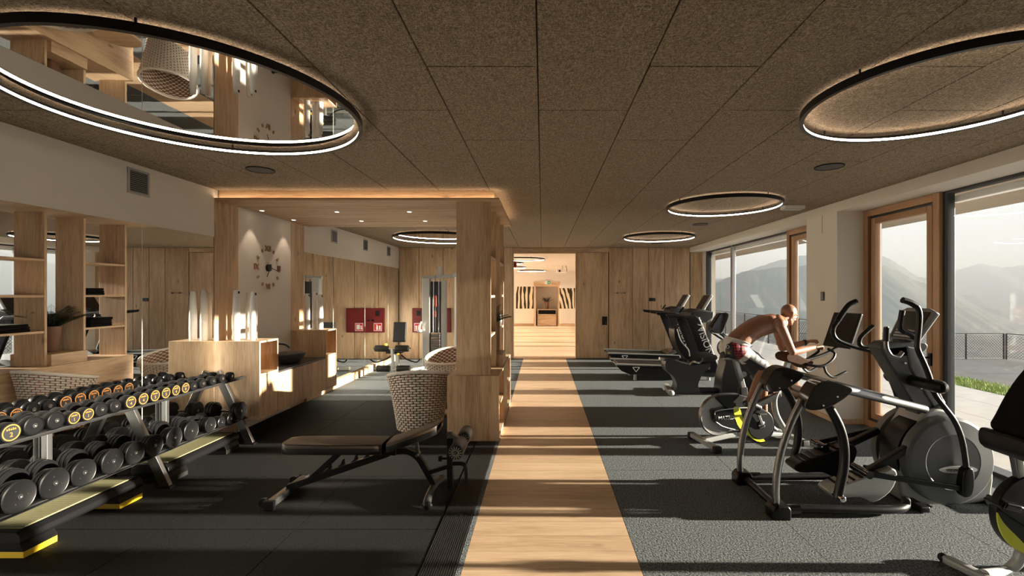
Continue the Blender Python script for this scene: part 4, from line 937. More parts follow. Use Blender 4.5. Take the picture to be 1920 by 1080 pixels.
# ================================================================== TREADMILLS
def treadmill(name, label, loc):
    x0, y0, _ = loc; T = Thing(name, label, 'treadmill', (x0+.95,y0+.42,0)); w = .84
    S = lambda pts, a, b_: MB().prism([(x0+x, y0+a, z) for x, z in pts], (0,b_-a,0))
    for a in (0, w-.09):
        T.part('side_rail', S([(0,.335),(.05,.345),(1.72,.285),(1.74,.22),(1.3,.13),(.30,.13),(.13,.20)], a, a+.09), 'black', .006)
        T.part('rail_trim', S([(0,.338),(.05,.350),(1.72,.290),(1.72,.272),(.07,.318),(.02,.315)], a-.004, a+.094), 'silver', .003)
    T.part('deck', S([(.10,.315),(1.68,.262),(1.68,.20),(.16,.23)], .09, w-.09), 'black_matt', .004)
    T.part('belt', S([(.06,.318),(1.66,.266),(1.66,.258),(.06,.300)], .12, w-.12), 'rubber', .003)
    T.part('rear_roller', MB().cyl((x0+.09,y0+.1,.285), (x0+.09,y0+w-.1,.285), .035, n=16), 'steel')
    T.part('motor_cover', S([(1.45,.30),(1.62,.37),(1.95,.36),(2.08,.26),(2.10,.10),(1.98,.06),(1.48,.10)], .06, w-.06), 'black_gloss', .02)
    T.part('trim_plate', S([(1.40,.305),(1.55,.40),(1.68,.42),(1.72,.36),(1.55,.30)], .02, .10), 'steel', .008)
    for a in (.10, w-.18): T.part('foot', MB().cyl((x0+.42,y0+a,0), (x0+.42,y0+a,.15), .035, .03, n=14).cyl((x0+1.9,y0+a,0), (x0+1.9,y0+a,.08), .035, n=14), 'pale_grey')
    for a in (.02, w-.09):
        T.part('upright', S([(1.42,1.27),(1.68,1.27),(2.12,.16),(1.86,.16)], a, a+.07), 'black', .012)
        T.part('upright_trim', S([(1.665,1.27),(1.69,1.27),(2.13,.16),(2.105,.16)], a-.004, a+.074), 'silver', .002)
    T.part('handrail', S([(1.02,1.34),(1.62,1.30),(1.70,1.22),(1.50,1.22),(1.04,1.28)], .0, .065), 'black', .012); T.part('handrail', S([(1.02,1.34),(1.62,1.30),(1.70,1.22),(1.50,1.22),(1.04,1.28)], w-.065, w), 'black', .012)
    T.part('console_body', S([(1.50,1.24),(1.56,1.38),(1.72,1.43),(2.0,1.38),(1.98,1.25),(1.86,1.16),(1.66,1.15)], .04, w-.04), 'grey_plastic', .03)
    T.part('cup_tray', S([(1.54,1.375),(1.72,1.432),(1.86,1.412),(1.86,1.405),(1.72,1.42),(1.54,1.36)], .12, w-.12), 'black_matt', .003)
    a_ = R(31); ca, sa = math.sin(a_), math.cos(a_)
    q = [(1.80,1.41),(1.80+.37*ca,1.41+.37*sa),(1.80+.37*ca+.06*sa,1.41+.37*sa-.06*ca),(1.80+.06*sa,1.41-.06*ca)]
    c_ = T.part('display', S(q, .22, w-.22), 'silver', .012)
    q2 = [(1.796+.02*ca,1.413+.02*sa),(1.796+.35*ca,1.413+.35*sa),(1.806+.35*ca,1.407+.35*sa),(1.806+.02*ca,1.407+.02*sa)]
    T.part('screen', S(q2, .24, w-.24), 'screen', parent=c_)
    T.part('grip_sensor', MB().tube([(x0+1.38,y0+.30,1.36),(x0+1.46,y0+.30,1.47)], .018, 8), 'black')
    u = V((2.12-1.68,0,.16-1.27)).normalized()
    T.part('lettering', text_mb('VISION', .19, u, V((-u.z,0,u.x)), (x0+1.80,y0+.012,.80), .006), 'white_gloss', label='white VISION lettering')
    b0 = V((x0+1.69,y0+.014,1.09)); T.part('emblem', MB().prism([b0+V((-.05,0,.05)), b0+V((.08,0,.03)), b0+V((.05,0,-.085)), b0+V((.03,0,-.05)), b0+V((.048,0,.008)), b0+V((-.02,0,.022))], (0,-.008,0)), 'white_gloss')
    b0 = V((x0+.42,y0-.003,.235)); tri = [b0+V((-.07,0,.04)), b0+V((.07,0,.04)), b0+V((.0,0,-.05))]; T.part('emblem', MB().bar(tri[0],tri[1],.006,.014).bar(tri[1],tri[2],.006,.014).bar(tri[2],tri[0],.006,.014), 'white_gloss')
    return T
treadmill('treadmill', 'black treadmill with white side lettering, nearer the recumbent bike', (1.45,9.26,0))
treadmill('treadmill', 'black treadmill next to the oak back wall', (1.53,10.98,0))

# ================================================================== RECUMBENT BIKE
RB = Thing('recumbent_bike', 'grey recumbent exercise bike with a slim upright console behind the cyclist', 'exercise bike', (2.9,8.2,0))
A0, A1 = 7.98, 8.42
RB.part('rear_pedestal', MB().side([(1247,692),(1262,706),(1268,722),(1262,733),(1255,740),(1311,741),(1308,722),(1316,702),(1328,690),(1328,680),(1290,684),(1252,672)], 8.06, 8.34, 3, 8.1), 'grey_plastic', .012)
RB.part('rear_stabilizer', MB().bar((2.20,A0-.05,.05), (2.28,A1+.18,.05), .09, .07).ball((2.20,A0-.05,.045), (.06,.05,.045), 14, 8), 'pale_grey', .008)
RB.part('floor_rail', MB().bar((2.25,8.2,.05), (4.05,8.2,.05), .09, .07), 'anthracite', .01)
RB.part('seat_rail', MB().bar(tr(1236,672,8.2), tr(1330,690,8.2), .10, .05), 'silver', .01)
RB.part('backrest', MB().side([(1259,616),(1268,617),(1275,640),(1288,655),(1291,668),(1284,672),(1272,660),(1262,640)], 8.02, 8.38, 3, 8.2), 'vinyl', .02)
RB.part('backrest_edge', MB().tube(cat([tr(1269,617,8.02), tr(1277,640,8.02), tr(1290,655,8.02), tr(1293,668,8.02)], 5), .012, 8), 'silver')
RB.part('seat', MB().side([(1285,668),(1310,664),(1334,662),(1338,668),(1330,674),(1290,677)], 7.98, 8.42, 2, 8.2), 'black_matt', .02)
RB.part('seat_handle', MB().tube(cat([tr(1292,684,7.95), tr(1300,678,7.95), tr(1312,680,7.95), tr(1318,672,7.95)], 4), .02, 8), 'chrome')
RB.part('drive_housing', MB().side([(1352,684),(1360,660),(1385,650),(1415,660),(1432,690),(1440,720),(1430,742),(1352,742),(1345,720)], 8.02, 8.38, 3, 8.2), 'grey_plastic', .03)
RB.part('crank', MB().cyl(tr(1395,702,8.0), tr(1395,702,8.0)+V((0,.42,0)), .05, n=20), 'silver')
for sx, yy in ((1,7.93),(-1,8.47)):
    c0 = V((3.55,yy,.35)); RB.part('crank_arm', MB().bar(c0, c0+V((.1*sx,0,-.14*sx)), .02, .035, (1,0,0)), 'brushed'); RB.part('pedal', MB().box(c0+V((.1*sx-.06,-.05,-.14*sx-.012)), c0+V((.1*sx+.06,.05,-.14*sx+.012))), 'black_matt', .006)
RB.part('console_post', MB().tube(cat([tr(1354,626,8.2), tr(1362,634,8.2), tr(1375,650,8.2), tr(1385,670,8.2)], 4), .035, 10), 'grey_plastic')
c_ = RB.part('console', MB().side([(1331,614),(1346,590),(1352,586),(1362,587),(1363,594),(1356,612),(1350,624),(1338,624),(1331,619)], 8.12, 8.28, 2, 8.2), 'black_gloss', .012)
p0, p1 = tr(1331.5,613,8.2), tr(1346.5,589.5,8.2); nn = V((p0.z-p1.z,0,p1.x-p0.x)).normalized()*1; nn = V((-abs(nn.x),0,abs(nn.z)))
RB.part('console_screen', MB().prism([V((p0.x,8.14,p0.z))+nn*.014, V((p0.x,8.26,p0.z))+nn*.014, V((p1.x,8.26,p1.z))+nn*.014, V((p1.x,8.14,p1.z))+nn*.014], -nn*.03), 'screen', parent=c_)
for yy in (7.98,8.42): RB.part('side_grip', MB().tube(cat([tr(1360,640,8.2), V((3.15,yy,.99)), V((3.05,yy,1.06))], 4), .018, 8), 'black')
RB.part('front_stabilizer', MB().bar((4.02,7.95,.045), (4.02,8.5,.045), .08, .07), 'pale_grey', .01)

# ================================================================== ELLIPTICAL TRAINER
EL = Thing('elliptical_trainer', 'large grey elliptical trainer with swinging handles and arched rear frame', 'elliptical', (2.7,3.98,0))
yn, yc, yf = 3.65, 3.98, 4.31
for yy, sg in ((yn,-1),(yf,1)):
    X = lambda pts: [V((tr(x, y, yn).x, yy, tr(x, y, yn).z)) for x, y in pts]
    EL.part('floor_tube', MB().tube(cat([(1.88,yy+.02*-sg,.055),(2.4,yy,.055),(2.75,yy,.055),(2.88,yy-sg*.04,.06),(2.96,yy-sg*.13,.07)], 5), .033, 12), 'black')
    EL.part('tube_collar', MB().cyl((1.92,yy,.055), (2.02,yy,.055), .037, n=14), 'black_gloss')
    EL.part('rear_foot', MB().side([(1441,972),(1441,950),(1450,941),(1472,942),(1477,950),(1476,972)], yy-.07, yy+.07, 0, yn), 'rubber', .018)
    EL.part('rear_arch_tube', MB().tube(cat(X([(1456,950),(1455,915),(1459,875),(1470,830),(1487,785),(1504,750)]), 5), .029, 12, flat=1.15), 'brushed')
    EL.part('swing_arm', MB().tube(cat(X([(1544,748),(1562,776),(1576,806),(1583,840),(1582,878),(1575,912),(1571,934)]), 5), .036, 12, flat=.85), 'black')
    EL.part('arm_bolt', MB().cyl(X([(1573,931)])[0]+V((0,-.05,0)), X([(1573,931)])[0]+V((0,.05,0)), .026, n=18).ball(X([(1573,931)])[0]+V((0,-.05,0)), (.026,.014,.026)), 'chrome')
    c_ = EL.part('pivot_cover', MB().side([(1501,756),(1508,738),(1519,720),(1535,711),(1556,713),(1580,722),(1587,729),(1570,745),(1545,759),(1520,765),(1504,763)], yy-.075, yy+.075, 3, yn), 'black_gloss', .02, seg=3)
    for x, y in ((1559,740),(1533,756)): q = X([(x, y)])[0]; EL.part('cover_screw', MB().cyl(q+V((0,-.080,0)), q+V((0,-.070,0)), .007, n=8), 'white_gloss', parent=c_)
    p0 = X([(1575,728)])[0]; p1 = tr(1745,768,3.86); p1 = V((p1.x-.04, yc+sg*.10, p1.z))
    EL.part('top_tube', MB().tube([p0, p0.lerp(p1,.5), p1], .034, 14), 'brushed'); EL.part('tube_end', MB().ball(p1, .034, 14, 8), 'brushed')
EL.part('rear_cross_tube', MB().cyl((1.87,yn,.05), (1.87,yf,.05), .03, n=12), 'black')
for x_ in (3.05,3.72): EL.part('front_cross_tube', MB().bar((x_,yc-.29,.03), (x_,yc+.29,.03), .08, .05), 'black', .012)
# body: pale core shell between two grey discs
dc = tr(1780,864,3.80); DR = .362
core = [(1725,792),(1745,770),(1772,768),(1800,785),(1830,812),(1853,845),(1866,885),(1864,920),(1852,942),(1760,952),(1700,945),(1690,900),(1700,840)]
EL.part('body_shell', MB().side(core, 3.86, 4.14, 4, 3.85), 'pale_grey', .03, seg=3)
def disc(y, sg, name, mat):
    return EL.part(name, MB().lathe([(0,-.03),(DR*1.0,-.03),(DR,.02),(DR*.985,.045),(DR*.93,.062),(DR*.62,.074),(DR*.60,.070),(0,.074)], (dc.x,y,dc.z), (0,sg,0), 64), mat, ang=30)
d1 = disc(3.835,-1,'side_disc','disc_grey'); d2 = disc(4.165,1,'side_disc','disc_grey')
lp = tr(1797,881,3.76); yl = 3.766
pl_ = EL.part('logo_plate', MB().prism([V((lp.x+.155*math.cos(2*PI*k/32), yl, lp.z+.030*math.sin(2*PI*k/32))) for k in range(32)], (0,-.008,0)), 'white_gloss', label='pale oval VISION FITNESS plate')
EL.part('lettering', text_mb('VISION FITNESS', .030, (1,0,0), (0,0,1), (lp.x,yl-.009,lp.z-.002), .002), 'black', parent=d1)
pk = tr(1819,830,3.80); EL.part('key_lock', MB().cyl((pk.x,3.84,pk.z), (pk.x,3.768,pk.z), .026, n=20), 'chrome')
EL.part('wheel_slot', MB().lathe([(0,-.10),(DR*.97,-.10),(DR*.97,.10),(0,.10)], (dc.x-.02,yc,dc.z), (0,1,0), 48), 'black')
# mast and console
EL.part('mast', MB().side([(1640,654),(1652,648),(1692,646),(1762,752),(1748,784),(1714,778),(1680,720)], 3.90, 4.06, 0, 3.97), 'grey_plastic', .015)
EL.part('mast_panel', MB().side([(1692,648),(1712,652),(1762,752),(1749,772),(1700,690)], 3.885, 4.075, 0, 3.94), 'disc_grey', .008)
EL.part('mast_collar', MB().side([(1738,785),(1748,768),(1768,757),(1778,768),(1800,790),(1760,800)], 3.87, 4.09, 2, 3.87), 'grey_plastic', .015)
for x, y in ((1693,681),(1709,707),(1723,728)): q = tr(x+5, y, 3.885); EL.part('mast_screw', MB().cyl(q+V((0,-.004,0)), q+V((0,.004,0)), .008, n=10), 'white_gloss')
EL.part('console_neck', MB().side([(1640,652),(1652,640),(1690,638),(1722,640),(1728,650),(1715,662),(1690,668),(1655,664)], 3.90, 4.06, 2, 3.97), 'grey_plastic', .02)
t0, b0 = V((3.215,0,1.625)), V((3.075,0,1.362)); ny = V((-(t0-b0).z,0,(t0-b0).x)).normalized()
cq = [V((b0.x,3.83,b0.z)), V((b0.x,4.13,b0.z)), V((t0.x,4.16,t0.z-.02)), V((t0.x+.012,4.10,t0.z+.008)), V((t0.x+.012,3.87,t0.z+.008)), V((t0.x,3.79,t0.z-.02))]
c_ = EL.part('console', MB().prism(cq, -ny*.045), 'mid_grey', .012)
sc_q = lambda u, v: b0.lerp(t0, v)+V((0,3.98+u,0))
EL.part('console_face', MB().prism([sc_q(-.13,.04)+ny*.002, sc_q(.13,.04)+ny*.002, sc_q(.15,.90)+ny*.002, sc_q(-.15,.90)+ny*.002], -ny*.004), 'screen', parent=c_)
for k in range(3): EL.part('key_row', MB().prism([sc_q(-.10,.08+k*.09)+ny*.004, sc_q(.10,.08+k*.09)+ny*.004, sc_q(.10,.13+k*.09)+ny*.004, sc_q(-.10,.13+k*.09)+ny*.004], -ny*.003), 'pale_grey', parent=c_)
# fixed grips
def grip(pts, Y, r=.017, m='black', name='fixed_grip'): return EL.part(name, MB().tube(cat([tr(x, y, Y) for x, y in pts], 6), r, 12), m)
grip([(1668,652),(1640,650),(1618,650),(1611,643),(1614,632),(1624,622),(1637,611)], 4.22, .019)
grip([(1662,612),(1661,640),(1663,655),(1671,666),(1684,668),(1692,660)], 3.74, .017, 'brushed'); grip([(1662,614),(1661,640)], 3.74, .021, 'screen', 'grip_sensor')
grip([(1692,582),(1689,600),(1688,614),(1694,621),(1706,626),(1716,634)], 3.84, .022)
# swinging handles
grip([(1694,563),(1706,567),(1719,575),(1724,589),(1723,615),(1720,645),(1722,658),(1732,680),(1742,705),(1748,728),(1757,746),(1772,765),(1790,790),(1803,822),(1810,862),(1813,900),(1812,918)], 3.70, .0205, 'black', 'swing_handle')
grip([(1692,562.5),(1706,567),(1718.5,574.5)], 3.70, .024, 'rubber', 'foam_sleeve')
EL.part('handle_pivot', MB().lathe([(.035,0),(.045,.01),(.045,.22),(.052,.25),(.05,.33),(.035,.36),(0,.37)], tr(1747,722,3.70)+V((-.0,.24,0)), (0,-1,0), 24), 'rubber')
EL.part('lower_pivot', MB().side([(1803,880),(1818,876),(1821,900),(1818,922),(1808,930),(1798,924)], 3.665, 3.735, 2, 3.70), 'rubber', .012)
grip([(1604,566),(1592,572),(1580,587),(1570,603),(1563,614),(1562,626),(1569,637),(1585,645),(1612,653),(1636,660),(1650,676),(1664,700),(1674,722),(1681,742),(1685,765),(1690,800)], 4.26, .0205, 'black', 'swing_handle')
grip([(1606,565),(1592,572),(1580,587),(1571,601)], 4.26, .025, 'rubber', 'foam_sleeve')
EL.part('handle_pivot', MB().lathe([(.035,0),(.045,.01),(.045,.18),(.05,.22),(.03,.26),(0,.27)], tr(1671,706,4.26)+V((0,-.20,0)), (0,1,0), 24), 'rubber')
# pedals and links
for yy, dx, dz in ((3.83,.0,.0),(4.13,-.12,.09)):
    X2 = lambda x, y: tr(x, y, 3.83)+V((dx, yy-3.83, dz))
    EL.part('pedal_arm', MB().bar(X2(1560,925), X2(1712,826)+V((.05,0,-dz)), .05, .055), 'black', .008)
    P = [X2(x, y) for x, y in ((1545,912),(1590,894),(1640,878),(1662,872),(1668,888),(1655,915),(1625,934),(1600,926),(1555,926))]
    p_ = EL.part('pedal', MB().prism([V((q.x, yy-.085, q.z)) for q in cat(P, 3, True)], (0,.17,0)), 'silver' if dx == 0 else 'rubber', .012)
    q0, q1 = X2(1552,909), X2(1650,874)
    for k in range(6): q = q0.lerp(q1, .12+k*.14); EL.part('pedal_rib', MB().box((q.x-.012,yy-.075,q.z-.004), (q.x+.012,yy+.075,q.z+.012)), 'rubber', .003, parent=p_)
lk0 = tr(1625,888,3.72); EL.part('link_bar', MB().bar(lk0, tr(1812,917,3.70), .03, .042), 'black', .006); EL.part('link_joint', MB().cyl(lk0+V((0,-.04,0)), lk0+V((0,.16,0)), .03, n=16), 'black_gloss')
lk1 = V((lk0.x-.1,4.24,lk0.z+.08)); EL.part('link_bar', MB().bar(lk1, V((3.25,4.26,.55)), .03, .042), 'black', .006); EL.part('link_joint', MB().cyl(lk1+V((0,-.15,0)), lk1+V((0,.04,0)), .03, n=16), 'black_gloss')

# ================================================================== INDOOR CYCLES (two of one model)
BO, BA = V((1.86,5.35,0)), math.atan2(.213,.977)
bu, bw = V((math.cos(BA), math.sin(BA), 0)), V((-math.sin(BA), math.cos(BA), 0))
def bt(px, py, t=0.0):                                 # pixel -> point on the bike's own side plane (offset t to its left)
    d = V(((px-CX)/F, 1, -(py-CY)/F)); o = BO+bw*t; k = (o-V((0,0,CH))).dot(bw)/d.dot(bw); return V((0,0,CH))+d*k
class BikeMB(MB): pass
def bside(pix, t0, t1, sm=0):
    P = [bt(x, y, 0) for x, y in pix]
    if sm: P = cat(P, sm, True)
    return MB().prism([p+bw*t0 for p in P], bw*(t1-t0))
BK = Thing('indoor_cycle', 'black and yellow indoor cycle ridden by the shirtless cyclist', 'exercise bike', tuple(BO), BA)
def bp(s_, t, z): return BO+bu*s_+bw*t+V((0,0,z))
BK.part('rear_stabilizer', MB().bar(bp(0,-.26,.05), bp(0,.26,.05), .075, .05), 'pale_grey', .01)
for t in (-.265,.265): BK.part('stabilizer_cap', MB().box(bp(-.05,t-.02,0), bp(.05,t+.02,.075), M.Rotation(BA,3,'Z')), 'black_matt', .012)
BK.part('front_stabilizer', MB().bar(bp(1.12,-.26,.045), bp(1.12,.26,.045), .075, .05), 'pale_grey', .01)
for t in (-.265,.265): BK.part('stabilizer_cap', MB().box(bp(1.07,t-.02,0), bp(1.17,t+.02,.07), M.Rotation(BA,3,'Z')), 'black_matt', .012)
BK.part('lower_frame', MB().bar(bp(0,0,.06), bp(.42,0,.115), .075, .06).bar(bp(.42,0,.115), bp(1.12,0,.055), .07, .05), 'silver', .012)
hub = bt(1345,778); BK.part('flywheel', MB().lathe([(.05,-.02),(.19,-.022),(.225,-.03),(.235,-.012),(.235,.012),(.225,.03),(.19,.022),(.05,.02)], hub, bw, 48), 'brushed')
BK.part('wheel_guard', bside([(1338,742),(1362,738),(1398,742),(1398,775),(1368,770),(1345,752)], -.06, .06, 2), 'black', .012)
BK.part('chain_guard', bside([(1334,775),(1338,768),(1372,763),(1405,762),(1425,765),(1441,778),(1446,798),(1440,815),(1425,826),(1410,824),(1385,806),(1350,797),(1336,788)], -.062, -.018, 3), 'black_gloss', .008)
BK.part('chain_guard', bside([(1334,775),(1338,768),(1372,763),(1405,762),(1425,765),(1441,778),(1446,798),(1440,815),(1425,826),(1410,824),(1385,806),(1350,797),(1336,788)], .018, .062, 3), 'black_gloss', .008)
BK.part('guard_outline', MB().tube([p-bw*.063 for p in cat([bt(x, y) for x, y in ((1334,775),(1338,768),(1372,763),(1395,762))], 4)], .006, 6).tube([p-bw*.063 for p in cat([bt(x, y) for x, y in ((1336,788),(1350,797),(1372,803))], 4)], .006, 6), 'silver')
BK.part('yellow_band', bside([(1369,763),(1380,763),(1386,780),(1398,798),(1414,812),(1428,824),(1412,824),(1390,808),(1376,793)], -.066, -.060, 3), 'lime', .0, label='lime yellow band on the guard')
mx_ = bt(1357,781); BK.part('lettering', text_mb('MATRIX', .062, bu, (0,0,1), mx_-bw*.0635, .003), 'white_gloss', label='white MATRIX lettering')
ck = bt(1419,793); BK.part('crank_disc', MB().lathe([(0,-.005),(.165,-.005),(.175,0),(.165,.008),(0,.010)], ck-bw*.068, -bw, 40), 'black'); BK.part('crank_boss', MB().lathe([(.045,0),(.045,.012),(.03,.02),(0,.02)], ck-bw*.078, -bw, 24), 'chrome')
ca = V((bu*(-.07)+V((0,0,.155))))
for sg in (-1, 1):
    e_ = ck+bw*(.115*sg)+ca*(-sg); BK.part('crank_arm', MB().bar(ck+bw*(.098*sg), ck+bw*(.105*sg)+ca*(-sg), .02, .034, bu), 'brushed', .004)
    e_ = ck+bw*(.16*sg)+ca*(-sg); BK.part('pedal', MB().box(e_-V((.05,.045,.011)), e_+V((.05,.045,.011)), M.Rotation(BA,3,'Z')), 'black_matt', .006)
BK.part('seat_tube', MB().bar(bt(1396,768), bt(1392,726), .06, .10, bu), 'black', .012); BK.part('seat_post', MB().bar(bt(1398,745), bt(1378,672), .042, .062, bu), 'brushed', .008)
BK.part('post_clamp', MB().ball(bt(1362,742)-bw*.03, (.03,.03,.025), 14, 8), 'orange'); BK.part('seat_slide', MB().bar(bt(1356,672), bt(1396,671), .045, .03), 'brushed', .006)
sdl = bt(1374,664); prf = []
for s_, w_, z_ in ((-.135,.05,.0),(-.12,.085,.008),(-.05,.098,.012),(.02,.075,.006),(.09,.040,.0),(.15,.026,-.006),(.165,.012,-.012)): prf.append((s_, w_, z_))
vs, fs = [], []; S = 14
for s_, w_, z_ in prf:
    for k in range(S): q = 2*PI*k/S; vs.append(sdl+bu*s_+bw*(w_*math.cos(q))+V((0,0,z_+.034*math.sin(q)-.01)))
for i in range(len(prf)-1):
    for k in range(S): fs.append((i*S+k, i*S+(k+1) % S, (i+1)*S+(k+1) % S, (i+1)*S+k))
fs.append(list(range(S))); fs.append([(len(prf)-1)*S+k for k in range(S)])
SADDLE = BK.part('saddle', MB().add(vs, fs), 'black_matt', ang=60)
BK.part('front_fork', MB().tube(cat([bt(1462,726), bt(1452,748), bt(1455,775), bt(1468,800), bt(1482,822), bt(1494,840)], 5), .034, 12, flat=.8), 'silver')
BK.part('down_tube', MB().bar(bt(1398,770), bt(1462,738), .06, .075), 'black', .012)
BK.part('handle_post', MB().bar(bt(1457,742), bt(1480,672), .045, .065, bu), 'brushed', .008)
BK.part('stem', MB().bar(bt(1474,677), bt(1512,677), .05, .04), 'black', .008)
for sg in (-1, 1):
    h = [(1490,676,.03),(1505,682,.13),(1522,682,.17),(1540,672,.16),(1550,660,.12),(1541,652,.09)]
    BK.part('handlebar', MB().tube(cat([bt(x, y)+bw*(t*sg) for x, y, t in h], 5), .016, 10), 'black')
    BK.part('drop_bar', MB().tube(cat([bt(x, y)+bw*(t*sg) for x, y, t in ((1524,682,.17),(1527,694,.18),(1538,702,.19),(1554,695,.20),(1561,692,.20))], 4), .015, 10), 'black_matt')
TOWEL = solo('hand_towel', bside([(1464,664),(1478,660),(1500,671),(1514,676),(1507,691),(1494,684),(1474,678),(1465,674)], -.10, .10, 2), 'cloth_brown', 'brown towel draped over the handlebars of the ridden cycle', 'towel', bev=.012)
# tablet-sized console on a mast
c0, c1 = bt(1566,650), bt(1588,586); up_ = (c1-c0).normalized(); nrm = V((up_.z*bu.x*-1, up_.z*bu.y*-1, up_.dot(bu))).normalized()
scr = BK.part('console', MB().prism([c0-bw*.20, c0+bw*.20, c1+bw*.20, c1-bw*.20], -nrm*.04), 'black', .012, label='large dark console screen')
BK.part('screen', MB().prism([c0.lerp(c1,.08)-bw*.18+nrm*.003, c0.lerp(c1,.08)+bw*.18+nrm*.003, c0.lerp(c1,.95)+bw*.18+nrm*.003, c0.lerp(c1,.95)-bw*.18+nrm*.003], -nrm*.006), 'screen', parent=scr)
BK.part('console_mast', MB().tube(cat([bt(1500,678), bt(1535,668), bt(1562,656), bt(1574,640)-nrm*.03], 5), .02, 10), 'black')

# ---- cycle in front of the elliptical trainer (runs out of view on the window side)
B2 = Thing('indoor_cycle', 'black indoor cycle with a big padded seat and a yellow-edged wheel guard', 'exercise bike', (3.2,2.95,0))
y2 = 2.95; wc = tr(1934,962,y2); WR = .25
q0, q1 = fl(1770,1046,.03), fl(1905,1112,.03)
B2.part('rear_stabilizer', MB().bar(q0, q1, .065, .05), 'pale_grey', .014)
B2.part('stabilizer_cap', MB().ball(q0, (.036,.034,.03), 14, 8), 'black_matt')
B2.part('stabilizer_cap', MB().ball(q1, (.036,.034,.03), 14, 8), 'black_matt')
B2.part('base_sweep', MB().tube(cat([q0.lerp(q1,.62)+V((0,.02,.01)), tr(1885,1072,y2), tr(1908,1054,y2), tr(1930,1030,y2), V((3.5,y2,.10)), V((3.95,y2,.06))], 5), .036, 12, flat=.9), 'pale_grey')
B2.part('main_beam', MB().side([(1842,932),(1858,928),(1905,942),(1960,968),(2010,990),(2005,1015),(1950,1000),(1895,975),(1850,945)], y2-.055, y2+.055, 0, y2+.05), 'black', .012)
B2.part('beam_tip', MB().side([(1846,938),(1852,926),(1880,932),(1878,946)], y2-.07, y2+.07, 0, y2+.06), 'black_gloss', .01)
B2.part('wheel_guard', MB().lathe([(0,-.03),(WR,-.03),(WR,.03),(0,.03)], wc, (0,1,0), 56), 'black', .01)
def arc(r, a): return V((wc.x+r*math.cos(R(a)), y2-.036, wc.z+r*math.sin(R(a))))
yb_ = [arc(WR*1.0, 176+k*7) for k in range(15)]+[arc(WR*(.99-.26*math.sin(PI*k/14)), 176+(14-k)*7) for k in range(15)]
B2.part('yellow_band', MB().prism(yb_, (0,.010,0)), 'lime', label='yellow crescent on the wheel guard')
B2.part('seat_tube', MB().bar(tr(1921,948,y2), tr(1952,1010,y2), .055, .075, (1,0,0)), 'black', .01)
B2.part('seat_post', MB().bar(tr(1903,850,y2), tr(1923,955,y2), .045, .05, (1,0,0)), 'brushed', .008)
B2.part('seat_cushion', MB().side([(1841,806),(1852,802),(1890,812),(1950,822),(2000,828),(2010,845),(1990,866),(1940,868),(1890,854),(1850,840),(1840,826)], y2-.17, y2+.17, 2, y2+.14), 'vinyl', .03, seg=3)
B2.part('seat_back', MB().side([(1856,804),(1868,776),(1888,738),(1910,706),(1935,682),(1975,672),(2010,690),(2010,826),(1950,824),(1890,812)], y2-.15, y2+.15, 2, y2+.12), 'dark_towel', .04, seg=3)
B2.part('front_stabilizer', MB().bar((3.98,y2-.25,.035), (3.98,y2+.25,.035), .07, .05), 'pale_grey', .012)
B2.part('handle_post', MB().bar((3.62,y2,.35), (3.78,y2,1.08), .045, .07, (1,0,0)), 'brushed', .008)
for sg in (-1, 1): B2.part('handlebar', MB().tube(cat([(3.78,y2,1.08),(3.76,y2+sg*.12,1.10),(3.86,y2+sg*.2,1.12),(3.98,y2+sg*.16,1.16)], 5), .016, 10), 'black')

# ================================================================== THE CYCLIST
def limb(mb, p0, p1, r0, r1, n=9, m=12):
    p0, p1 = V(p0), V(p1)
    for k in range(n+1): t = k/n; mb.ball(p0.lerp(p1, t), r0+(r1-r0)*t, m, 8)
def remesh(mb, vox, it, name):
    me = bpy.data.meshes.new(name); me.from_pydata([tuple(v) for v in mb.v], [], mb.f)
    o = bpy.data.objects.new(name, me); COL.objects.link(o)
    md = o.modifiers.new('r', 'REMESH'); md.mode = 'VOXEL'; md.voxel_size = vox
    sm = o.modifiers.new('s', 'SMOOTH'); sm.iterations = it; sm.factor = .5
    bpy.context.view_layer.update()
    out = bpy.data.meshes.new_from_object(o.evaluated_get(bpy.context.evaluated_depsgraph_get()))
    bpy.data.objects.remove(o); bpy.data.meshes.remove(me)
    r_ = MB(); r_.v = [v.co.copy() for v in out.vertices]; r_.f = [list(p.vertices) for p in out.polygons]
    bpy.data.meshes.remove(out); return r_
Z = V((0,0,1)); FRM = M((bu, bw, Z)).transposed()
PE = Thing('person', 'shirtless bald person in patterned cycling shorts leaning over the indoor cycle', 'person', tuple(BO+bu*.35), BA)
bd = MB()
spine = [(1376,649,.118,.165),(1386,638,.120,.160),(1400,625,.118,.150),(1416,615,.120,.160),(1432,609,.120,.172),(1446,606,.112,.178),(1457,604,.092,.165)]
for (x0, y0, a0, w0), (x1, y1, a1, w1) in zip(spine[:-1], spine[1:]):
    for k in range(5):
        t = k/5; c = bt(x0+(x1-x0)*t, y0+(y1-y0)*t); a = a0+(a1-a0)*t; w = w0+(w1-w0)*t
        bd.ball(c, (a, w, a), 18, 12, FRM)
bd.ball(bt(1452,605), (.085,.185,.085), 18, 12, FRM)
for sg in (-1, 1):                                     # shoulder blades, chest, buttocks
    bd.ball(bt(1436,600)+bw*(.085*sg), (.09,.07,.06), 14, 10, FRM); bd.ball(bt(1450,616)+bw*(.08*sg), (.08,.085,.06), 14, 10, FRM)
    bd.ball(bt(1369,654)+bw*(.075*sg), (.10,.095,.105), 14, 10, FRM)
nk = bt(1460,601); hc = bt(1479,589); limb(bd, nk, hc-Z*.03, .062, .055, 6)
fn = (bu*.90-Z*.43).normalized(); hu = (bu*.43+Z*.90).normalized(); HF = M((fn, bw, hu)).transposed()
H = lambda f_, s_, u_: hc+fn*f_+bw*s_+hu*u_
